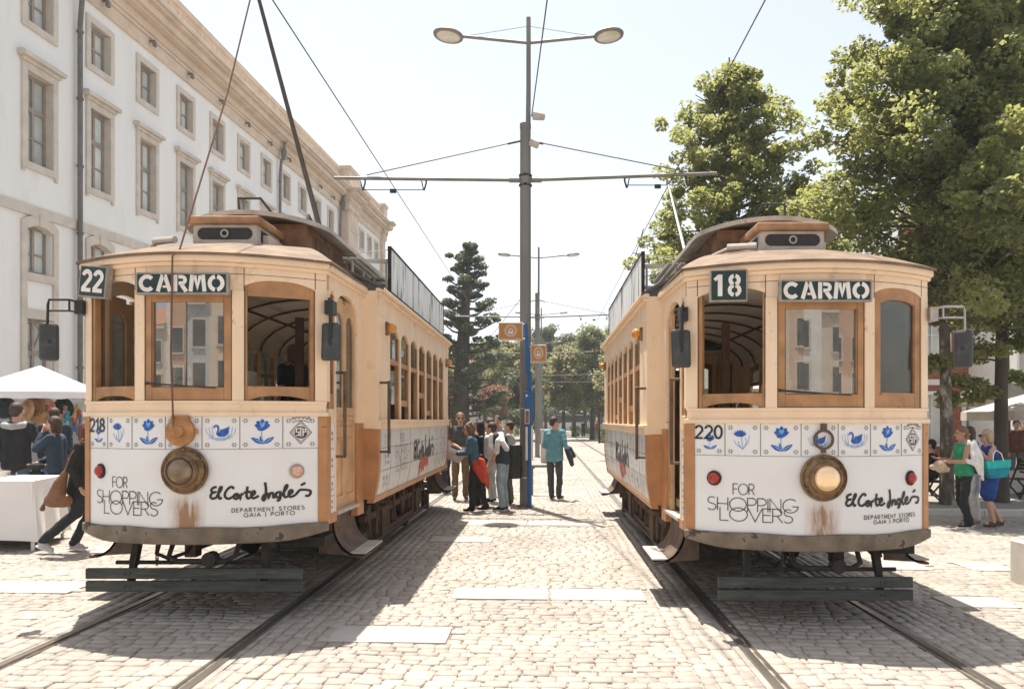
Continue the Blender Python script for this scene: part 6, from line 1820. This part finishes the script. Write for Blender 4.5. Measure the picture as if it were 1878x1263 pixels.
drape('crossbody_bag', [[q + Vector((-.06,-.02,.02)), q + Vector((.08,-.02,.02))], [q + Vector((-.06,-.02,-.10)), q + Vector((.08,-.02,-.10))], [q + Vector((.05,0,.05)), world_of(TB, (-.14,.13,1.2)), world_of(TB, (-.08,.10,1.47))]], [.05,.055,.012], cloth(BLK), 'small black crossbody bag of the woman in the navy jumper', 'bag')
TC, JC = person('person in black with short auburn hair striding behind the left tram front', at(147, 770, 9.45).x, 9.45, -82, 1.60, BLK, (.018,.022,.03), 'auburn', 'bob', sleeve='long', lean=.12, group=MG, shoes=(.45,.45,.44), sole=WHT, topl=.80,
    pose=dict(lk=(-.09,.08,.49), la=(-.09,-.12,.10), lt=(-.10,.03,.035), rk=(.09,.0,.52), ra=(.09,-.42,.15), rt=(.10,-.30,.045), le=(-.23,-.02,1.10), lw=(-.24,.14,.92)))
q = world_of(TC, (.24,-.16,.86))
bg_ = drape('handbag', [[q + Vector((.0,0,-.14)), q + Vector((.04,0,.0)), q + Vector((.10,.0,.14))], [q + Vector((-.06,0,-.20)), q + Vector((.10,0,-.20))], [q + Vector((.10,.0,.16)), world_of(TC, (.25,.0,1.20)), world_of(TC, (.16,.10,1.40))], [q + Vector((-.10,0,-.12)), q + Vector((-.16,0,-.24)), q + Vector((-.17,0,-.30))]],
      [(.10,.075,.03), .085, .016, (.012,.015,.035)], M('tan_leather', (.19,.085,.035), .5, var=.3, scale=8, bump=.2), 'tan leather handbag with a tassel on the shoulder of the striding person', 'handbag')

tb = empty('market_table', (0,0,0), 0, 'market table under a long white cloth at the left edge', 'table')
zc, zt = gzc(-7), .86
cor = [Vector((-6.36, 9.50, 0)), Vector((-6.62, 10.5, 0)), Vector((-9.0, 10.35, 0)), Vector((-8.9, 9.35, 0))]
cl_ = MB(); n = 24; ring = []
for i in range(4):
    for k in range(n): ring.append(cor[i].lerp(cor[(i+1) % 4], k/n))
cen_ = sum(cor, Vector())/4
N_ = len(ring); lv = 8; vs = []
for j in range(lv + 1):
    t = j/lv
    for i, p in enumerate(ring):
        d = (p - cen_).normalized()
        fl = .05*t*math.sin(i*.55)*t + .06*t
        vs.append((p.x + d.x*fl, p.y + d.y*fl, zc + zt - (zt - .10 + .03*math.sin(i*.26))*t))
fs = [(j*N_+i, j*N_+(i+1) % N_, (j+1)*N_+(i+1) % N_, (j+1)*N_+i) for j in range(lv) for i in range(N_)] + [tuple(range(N_))]
cl_.add(vs, fs)
c_ = cl_.build('tablecloth', MT['cloth'], None, smooth=True, ang=50)
tag(c_, 'white cloth falling to the ground over the market table', 'tablecloth')
for p in cor: MB().tube([(p.x*.985 + cen_.x*.015, p.y*.985 + cen_.y*.015, zc - .02), (p.x*.985 + cen_.x*.015, p.y*.985 + cen_.y*.015, zc + zt - .03)], .022, 8).build('leg', MT['white'], tb)
MB().box(-8.85, -6.65, 9.55, 10.3, zc + zt - .05, zc + zt - .012).build('table_top', MT['ventgrey'], tb)
tb.location = (-7.75, 9.95, zc)
for c in tb.children: c.location = (7.75, -9.95, -zc)
rr = random.Random(5)
for i in range(9):
    x, y = rr.uniform(-8.3, -6.75), rr.uniform(9.65, 10.25)
    if i % 3 == 0:
        o = MB().box(-.18, .18, -.12, .12, 0, .012).box(-.18,-.165,-.12,.12,.012,.08).box(.165,.18,-.12,.12,.012,.08).box(-.165,.165,-.12,-.105,.012,.08).box(-.165,.165,.105,.12,.012,.08).build('display_tray', MT['farwall'], None, loc=(x, y, zc + zt))
        tag(o, 'shallow grey display tray on the white market table', 'tray', 'goods on the market table')
        for k in range(5): tag(MB().lathe([(.0,0),(.02,.0),(.026,.03),(.012,.05),(0,.055)], (0,0,0), 'z', 10).build('trinket', cloth([(.05,.04,.03),(.3,.2,.1),(.1,.1,.12)][k % 3]), None, loc=(x - .12 + .06*k, y, zc + zt + .012)), 'tiny dark trinket standing in a tray on the table', 'trinket', 'trinkets in the trays')
    else:
        tag(MB().box(-.11, .11, -.08, .08, 0, .018).build('booklet', MT['white'], None, bevel=.004, loc=(x, y, zc + zt)), 'flat white booklet lying on the market table', 'booklet', 'goods on the market table')

# white pop-up tent with hats hung under it
def pop_tent(x, y, wd, ze, zp, label, group=None, rz=0):
    T = empty('canopy_tent', (x, y, gzc(x)), rz, label, 'tent', group)
    h = wd/2; n = 10
    m = MB(); vs = []; fs = []
    for i, (a, b) in enumerate((((-h,-h),(h,-h)),((h,-h),(h,h)),((h,h),(-h,h)),((-h,h),(-h,-h)))):
        o = len(vs)
        for k in range(n + 1):
            t = k/n; px_, py_ = a[0] + (b[0]-a[0])*t, a[1] + (b[1]-a[1])*t
            for j in range(n + 1):
                s = j/n*.985
                vs.append((px_*(1-s), py_*(1-s), ze + (zp - ze)*(s**1.12) - .05*math.sin(PI*t)*(1-s)*s*2))
        fs += [(o + k*(n+1)+j, o + (k+1)*(n+1)+j, o + (k+1)*(n+1)+j+1, o + k*(n+1)+j+1) for k in range(n) for j in range(n)]
        o = len(vs)
        for k in range(n + 1):
            t = k/n; px_, py_ = a[0] + (b[0]-a[0])*t, a[1] + (b[1]-a[1])*t
            vs += [(px_, py_, ze), (px_*1.004, py_*1.004, ze - .13 + .012*math.sin(k*2.2))]
        fs += [(o+2*k, o+2*k+1, o+2*k+3, o+2*k+2) for k in range(n)]
    m.add(vs, fs).lathe([(wd*.012,0),(.0,.01)], (0,0,zp-.012), 'z', 8).build('canopy', MT['tent'], T, smooth=True, ang=25, recalc=False)
    for sx in (-1, 1):
        for sy in (-1, 1): MB().box(sx*(h-.05) - .022, sx*(h-.05) + .022, sy*(h-.05) - .022, sy*(h-.05) + .022, 0, ze).build('leg', MT['ventgrey'], T)
    for sy in (-1, 1): MB().tube([(-h,sy*h*.98,ze-.05),(h,sy*h*.98,ze-.05)], .015, 6).build('frame_rail', MT['ventgrey'], T)
    return T
TXX = -9.6
pop_tent(TXX, 14.5, 2.05, 2.10, 2.62, 'white peaked market tent hung with straw hats', rz=R(17))
tag(MB().box(-1.3, 1.3, -.02, .02, .0, 1.9).build('tent_backdrop', M('pale_backcloth', (.42,.45,.47), .9, var=.08, scale=2, bump=.2, bscale=3), None, loc=(TXX - .5, 15.9, gzc(TXX) + .25)), 'pale grey cloth wall at the back of the hat tent', 'backdrop')
hats = [(50,752,'straw'),(66,742,'tan'),(80,760,'straw'),(79,748,'white'),(60,772,'straw'),(118,748,'dark'),(10,748,'dark'),(40,765,'tan')]
HM = {'straw': (.45,.29,.15), 'tan': (.30,.17,.09), 'white': (.68,.63,.56), 'dark': (.03,.05,.06)}
for i, (px, py, kd) in enumerate(hats):
    p = at(px, py, 13.8 + .1*i)
    o = MB().lathe([(.20,.0),(.205,.012),(.11,.018),(.10,.09),(.06,.12),(0,.125)], (0,0,0), 'y', 24)
    o.v = [(x, -y, z) for x, y, z in o.v]
    o = o.build('hat', cloth(HM[kd]), None, smooth=True, loc=p); o.rotation_euler = (R(8*(i % 3 - 1)), 0, R(15*(i % 4 - 1.5)))
    tag(o, {'straw': 'round straw hat hanging in the hat tent', 'tan': 'tan brown hat hanging in the hat tent', 'white': 'white brimmed hat hanging in the hat tent', 'dark': 'dark hat hanging in the hat tent'}[kd], 'hat', 'hats hanging in the tent')
dc = [(.5,.12,.07),(.05,.3,.32),(.55,.42,.12),(.4,.2,.2),(.1,.2,.35),(.6,.55,.5)]
for i in range(14):
    p = at(95 + (i*29) % 62, 748 + (i*17) % 44, 13.7 + .05*i)
    o = MB().ball((0,0,0), (.05,.04,.06), 10, 7).ball((0,0,.08), .04, 8, 6).bar((-.04,0,-.04), (-.06,0,-.13), .03, .03).bar((.04,0,-.04), (.06,0,-.13), .03, .03).build('rag_doll', cloth(dc[i % 6]), None, smooth=True, loc=p)
    tag(o, ['red-brown', 'teal', 'ochre', 'dusty pink', 'blue', 'cream'][i % 6] + ' rag doll hanging at the side of the hat tent', 'doll', 'dolls hanging in the tent')
for i, (px, Y) in enumerate(((75, 14.2), (30, 14.4))):
    p = at(px, 870, Y)
    t_ = empty('stall_table', (p.x, Y, gzc(p.x)), 0, ('white covered stall table under the hats', 'white covered stall table behind the man in black')[i], 'table', 'stall tables under the tent')
    MB().box(-.6, .6, -.35, .35, .72, .78).build('table_top', MT['cloth'], t_, bevel=.01)
    MB().box(-.61, .61, -.362, -.352, .1, .72).box(-.61,.61,.352,.362,.1,.72).build('cloth_front', MT['cloth'], t_)
    for sx in (-.55, .55): MB().box(sx-.02, sx+.02, -.3, .3, 0, .72).build('leg', MT['ventgrey'], t_)
pop_tent(at(869, 750, 84).x, 84, 2.4, 2.3, 3.5, 'small white peaked tent far behind the waiting group')

# right hand side: three women, café, houses
RG = 'women walking past on the right'
TD, JD = person('woman in green top and black trousers with a white shirt over her shoulder', at(1768, 770, 12.6).x, 12.6, 88, 1.66, (.02,.28,.14), BLK, 'light', 'short', skin=1, sleeve='none', lean=.05, group=RG, shoes=BLK, sole=WHT,
    pose=dict(le=(-.22,.10,1.12), lw=(-.10,.36,1.12), re=(.23,.08,1.12), rw=(.08,.38,1.16), lk=(-.09,.05,.49), ra=(.1,-.16,.085), rt=(.11,-.01,.035)))
drape('draped_shirt', [[world_of(TD, (-.15,.0,1.42)), world_of(TD, (-.24,-.03,1.18)), world_of(TD, (-.22,-.14,.90))], [world_of(TD, (-.16,-.08,1.40)), world_of(TD, (-.24,-.14,1.15)), world_of(TD, (-.20,-.20,.80))], [world_of(TD, (-.22,.08,1.12)), world_of(TD, (-.24,-.10,1.04))], [world_of(TD, (-.05,-.13,1.42)), world_of(TD, (-.16,-.17,1.22))]],
      [(.035,.05,.03),(.035,.05,.02),.04,.04], cloth(WHT), 'white shirt draped over the shoulder of the woman in green', 'shirt')
q = world_of(TD, (-.05,.42,1.02))
drape('sun_hat', [[q, q + Vector((.02,0,-.02))], [q + Vector((-.12,0,-.02)), q + Vector((.12,0,-.06))]], [.10, .05], cloth((.5,.38,.28)), 'pale sun hat held by the woman in green', 'hat')
person('woman in white trousers half hidden behind the other two', at(1785, 770, 13.2).x, 13.2, 85, 1.66, (.03,.10,.26), (.68,.68,.68), 'brown', 'bob', group=RG, lean=.1, sleeve='short', shoes=(.45,.33,.25), pose=dict(lw=(-.1,.30,1.10), le=(-.22,.08,1.14)))
TE, JE = person('blond woman in short blue dress and sandals', at(1818, 770, 12.75).x, 12.75, 82, 1.62, (.012,.05,.24), (.012,.06,.28), 'blond', 'bob', bottom='dress', sleeve='none', glasses=True, lean=.10, group=RG, shoes=(.10,.06,.05), skin=0,
    pose=dict(le=(-.20,.12,1.14), lw=(-.08,.20,1.32), re=(.22,.04,1.12), rw=(.08,.24,1.10), lk=(-.09,.09,.49), la=(-.10,.0,.085), lt=(-.11,.15,.035), ra=(.10,-.2,.085), rt=(.11,-.06,.035)))
q = world_of(TE, (-.27,.02,.97))
tt = MB()
def ring_(w0, d0, z): return [(-w0,-d0,z),(w0,-d0,z),(w0,d0,z),(-w0,d0,z)]
tt.add(ring_(.15,.05,0) + ring_(.185,.065,.07) + ring_(.21,.065,.17), [(3,2,1,0)] + [(r_*4+i_, r_*4+(i_+1) % 4, r_*4+4+(i_+1) % 4, r_*4+4+i_) for r_ in (0,1) for i_ in range(4)])
tot = tt.build('tote_bag', cloth((.01,.25,.33)), None, bevel=.03, loc=q + Vector((0,0,-.14)))
tot.rotation_euler = (0, R(-4), R(8))
tag(tot, 'teal and turquoise tote bag on the arm of the woman in blue', 'bag')
MB().add(ring_(.21,.065,.17) + ring_(.225,.06,.29), [(i_, (i_+1) % 4, 4+(i_+1) % 4, 4+i_) for i_ in range(4)]).build('top_band', cloth((.02,.45,.42)), tot)
MB().tube([(-.10,-.055,.28),(-.08,-.05,.40),(-.01,-.03,.46),(.06,-.05,.40),(.09,-.055,.28)], .009, 6).build('strap', MT['white'], tot)

def cafe_chair(x, y, rz, label):
    T = empty('cafe_chair', (x, y, gz(x) + .09), R(rz), label, 'chair', 'café chairs under the trees')
    MB().box(-.21, .21, -.21, .21, .43, .455).build('seat', MT['dark'], T, bevel=.01)
    b = MB()
    for k in range(4): b.box(-.21, .21, -.23, -.21, .56 + k*.08, .60 + k*.08)
    b.build('backrest', MT['dark'], T)
    for sx in (-1, 1):
        MB().bar((sx*.2, -.22, .88), (sx*.2, .16, 0), .03, .03).build('leg', MT['dark'], T)
        MB().bar((sx*.2, .2, .44), (sx*.2, -.24, 0), .03, .03).build('leg', MT['dark'], T)
    return T
for i, (px, Y, rz) in enumerate(((1708, 15.6, 60), (1712, 17.2, 200), (1868, 16.6, 100), (1852, 18.8, 260), (1880, 19.5, 40))):
    cafe_chair(at(px, 800, Y).x, Y, rz, ('dark folding chair closest to the right tram', 'dark folding chair behind the closest one', 'dark folding chair right of the dark trunk', 'dark folding chair by the brown jacket', 'dark folding chair at the right edge')[i])
person('person in black sitting on a café chair beside the right tram', at(1708, 800, 15.6).x, 15.6, 60, 1.70, BLK, BLK, 'black', 'short', sleeve='long', z=gz(7.9)+.09, group='people at the café',
    pose={n_: v for n_, v in dict(head=(0,.02,1.175), neck=(0,-.02,1.03), chest=(0,-.03,.87), waist=(0,-.03,.69), pelvis=(0,-.02,.56), ls=(-.175,-.02,.975), rs=(.175,-.02,.975), le=(-.22,.06,.73), re=(.22,.06,.73), lw=(-.14,.28,.68), rw=(.14,.28,.68), lh=(-.09,0,.55), rh=(.09,0,.55), lk=(-.11,.42,.53), rk=(.11,.42,.53), la=(-.11,.44,.085), ra=(.11,.44,.085), lt=(-.12,.58,.035), rt=(.12,.58,.035)).items()}, topl=.97)
person('person in a brown jacket standing among the café tables', at(1864, 770, 20.5).x, 20.5, 160, 1.74, (.13,.055,.035), (.16,.15,.13), 'brown', 'short', sleeve='long', z=gzc(13)+.09, group='people at the café')
person('person in pale clothes behind the brown jacket', at(1876, 770, 23).x, 23, 150, 1.70, (.5,.48,.45), NAVY, 'black', 'short', z=gzc(14)+.09, group='people at the café')
for i, (px, Y, zz, wd, lab) in enumerate(((1845, 21.0, 2.35, 1.9, 'beige café parasol in front of the brick house'), (1893, 17.5, 1.92, 1.5, 'lower greyish parasol cut by the right edge'))):
    x = at(px, 700, Y).x
    T = empty('parasol', (x, Y, gzc(x) + .09), 0, lab, 'parasol', 'café parasols')
    m = MB(); n = 8
    vs = [(0,0,zz+.45)] + [(wd*math.cos(2*PI*k/n), wd*math.sin(2*PI*k/n), zz) for k in range(n)] + [(wd*1.003*math.cos(2*PI*k/n), wd*1.003*math.sin(2*PI*k/n), zz-.2) for k in range(n)]
    m.add(vs, [(0, 1+k, 1+(k+1) % n) for k in range(n)] + [(1+k, 1+n+k, 1+n+(k+1) % n, 1+(k+1) % n) for k in range(n)])
    m.build('canopy', MT['parasol'], T)
    MB().tube([(0,0,0),(0,0,zz+.45)], .03, 8).build('pole', MT['dark'], T)
    MB().lathe([(.3,0),(.3,.06),(.05,.10)], (0,0,0), 'z', 16).build('base', MT['dark'], T)
pb = MB().box(-1.6, 1.6, -.25, .25, 0, .55)
tag(pb.build('planter', MT['bench_stone'], None, bevel=.02, loc=(at(1866, 850, 17.9).x + 1.1, 17.9, gzc(12)+.09)), 'pale stone planter wall behind the dark trunk', 'planter')
o = MB().box(0, 2.2, 0, 1.18, 0, .47).build('stone_bench', MT['bench_stone'], None, bevel=.012, loc=(5.07, 7.15, gz(5)-.02))
tag(o, 'solid pale stone block bench at the right edge', 'bench')

def brick_mat():
    m, t, p, N, L = nodes_of('red_brick')
    tc = N('ShaderNodeTexCoord'); mp = N('ShaderNodeMapping'); mp.inputs['Rotation'].default_value = (R(90), 0, 0)
    L(tc.outputs['Object'], mp.inputs['Vector'])
    b = N('ShaderNodeTexBrick'); b.inputs['Scale'].default_value = 1; b.inputs['Brick Width'].default_value = .3; b.inputs['Row Height'].default_value = .10; b.inputs['Mortar Size'].default_value = .008
    b.inputs['Color1'].default_value = (.28,.075,.045,1); b.inputs['Color2'].default_value = (.36,.11,.065,1); b.inputs['Mortar'].default_value = (.36,.24,.19,1)
    L(mp.outputs[0], b.inputs['Vector']); L(b.outputs['Color'], p.inputs['Base Color']); p.inputs['Roughness'].default_value = .85
    return m
bm_ = brick_mat()
Y0 = 30.0
bh = empty('brick_house', (at(1800, 770, Y0).x, Y0, gzc(16)), 0, 'red brick house with white framed windows behind the trees', 'house')
OP = []
for k, z in enumerate((.95, 4.05, 7.2)):
    for c in (-1.9, -.1, 2.2, 4.0): OP.append((c, z, 1.05, 1.9))
cs = sorted({o[0] for o in OP}); wl = MB(); e0 = -3.2
for c in cs:
    wl.box(e0, c - .525, 0, .4, -.3, 10.2); e0 = c + .525
    zs = [-.3] + [q for z in (.95, 4.05, 7.2) for q in (z, z + 1.9)] + [10.2]
    for i in range(0, len(zs), 2): wl.box(c - .525, c + .525, 0, .4, zs[i], zs[i+1])
wl.box(e0, 5.2, 0, .4, -.3, 10.2).box(-3.2, 5.2, .9, 6, -.3, 10.2)
wl.build('wall', bm_, bh)
bands = MB()
for z in (3.25, 6.4, 9.9): bands.box(-3.25, 5.25, -.10, .0, z, z + .22)
bands.box(-3.3, -3.2, -.05, 6, -.3, 10.3)
bands.build('string_course', MT['white'], bh)
for c, z, wd, h in OP:
    f = MB(); hw = wd/2
    for a0, a1 in ((c-hw-.16, c-hw), (c+hw, c+hw+.16)): f.box(a0, a1, -.06, .1, z-.1, z+h+.16)
    f.box(c-hw, c+hw, -.06, .1, z+h, z+h+.16).box(c-hw, c+hw, -.08, .1, z-.1, z).box(c-.03, c+.03, .10, .16, z, z+h).box(c-hw, c-.03, .10, .16, z+h*.6, z+h*.6+.05).box(c+.03, c+hw, .10, .16, z+h*.6, z+h*.6+.05)
    wn = f.build('window', MT['white'], bh)
    MB().box(c-hw, c+hw, .18, .2, z, z+h).build('pane', MT['facade_pane'], wn)
wl_ = MB().box(-.14, .14, -.28, -.04, 1.9, 2.6).build('wall_lantern', MT['dark'], bh, loc=(1.0, 0, 0))
gh = empty('grey_house', (at(1905, 770, 27).x, 27, gzc(17)), 0, 'grey rendered house at the right edge beyond the trees', 'house')
MB().box(-.75, 8, 0, 6, -.3, 8.6).build('wall', MT['greyp'], gh)
MB().box(-.82, -.74, -.08, 6, -.3, 8.6).box(-.9, 8.1, -.15, 6.1, 8.6, 8.9).build('corner_trim', MT['white'], gh)
w_ = MB().box(.6, 1.7, -.05, -.002, .9, 2.9).build('window', MT['white'], gh); MB().box(.7, 1.6, -.06, -.05, 1.0, 2.8).build('pane', MT['facade_pane'], w_)

# houses across the square behind the camera: they show only as reflections in the windscreens
x0 = -62
hp_ = [(.62,.52,.40),(.70,.66,.60),(.55,.33,.22),(.66,.60,.48),(.48,.50,.50),(.68,.55,.42),(.60,.42,.30),(.70,.68,.63)]
for i in range(14):
    wd = 8.5 + 2.2*((i*5) % 3); h = 10.5 + 1.3*((i*7) % 4); nb = int(wd/2.1)
    oh = empty('house', (x0 + wd/2, -46, 0), 0, ['sand coloured','off-white','brick-orange','straw coloured','grey-blue','peach','clay coloured','chalk white','ochre','pale pink','cream','light grey','rust coloured','ivory'][i] + ' house across the square, mirrored in the windscreens', 'house', 'houses across the square')
    MB().box(-wd/2, wd/2, -8, 0, -.3, h).build('wall', M('render_%d' % i, hp_[i % 8], .85, var=.12, scale=.5), oh)
    m = MB(); t = MB(); bp = wd/nb
    for k in range(nb):
        for z in (.6, 3.9, 7.1):
            xx = -wd/2 + bp*(k + .5)
            m.box(xx - .5, xx + .5, 0, .04, z, z + 2.0)
            t.box(xx - .62, xx - .5, 0, .08, z - .1, z + 2.15).box(xx + .5, xx + .62, 0, .08, z - .1, z + 2.15).box(xx - .5, xx + .5, 0, .08, z + 2.0, z + 2.15).box(xx - .5, xx + .5, 0, .16, z - .12, z)
    t.box(-wd/2, wd/2, 0, .35, h - .3, h + .1).box(-wd/2, wd/2, 0, .12, 3.2, 3.45)
    m.build('window', MT['darkglass'], oh); t.build('stone_trim', MT['stone'], oh)
    MB().add([(-wd/2,.4,h+.1),(wd/2,.4,h+.1),(wd/2,-8.4,h+.1),(-wd/2,-8.4,h+.1),(-wd/2,-4,h+2.4),(wd/2,-4,h+2.4)], [(0,1,5,4),(1,2,5),(2,3,4,5),(3,0,4)]).build('roof', MT['roof_tile'], oh)
    x0 += wd

hz = MB().box(-705, 705, -305, 905, -1.4, 21).build('haze', bpy.data.materials.new('haze'))
hm = hz.data.materials[0]; hm.use_nodes = True; hm.node_tree.nodes.clear()
ho = hm.node_tree.nodes.new('ShaderNodeOutputMaterial'); hp = hm.node_tree.nodes.new('ShaderNodeVolumePrincipled')
hp.inputs['Color'].default_value = (.93, .96, .97, 1); hp.inputs['Density'].default_value = .0008; hp.inputs['Anisotropy'].default_value = .2
hm.node_tree.links.new(hp.outputs[0], ho.inputs['Volume'])
tag(hz, 'thin bright summer haze filling the street', None, None, 'stuff')
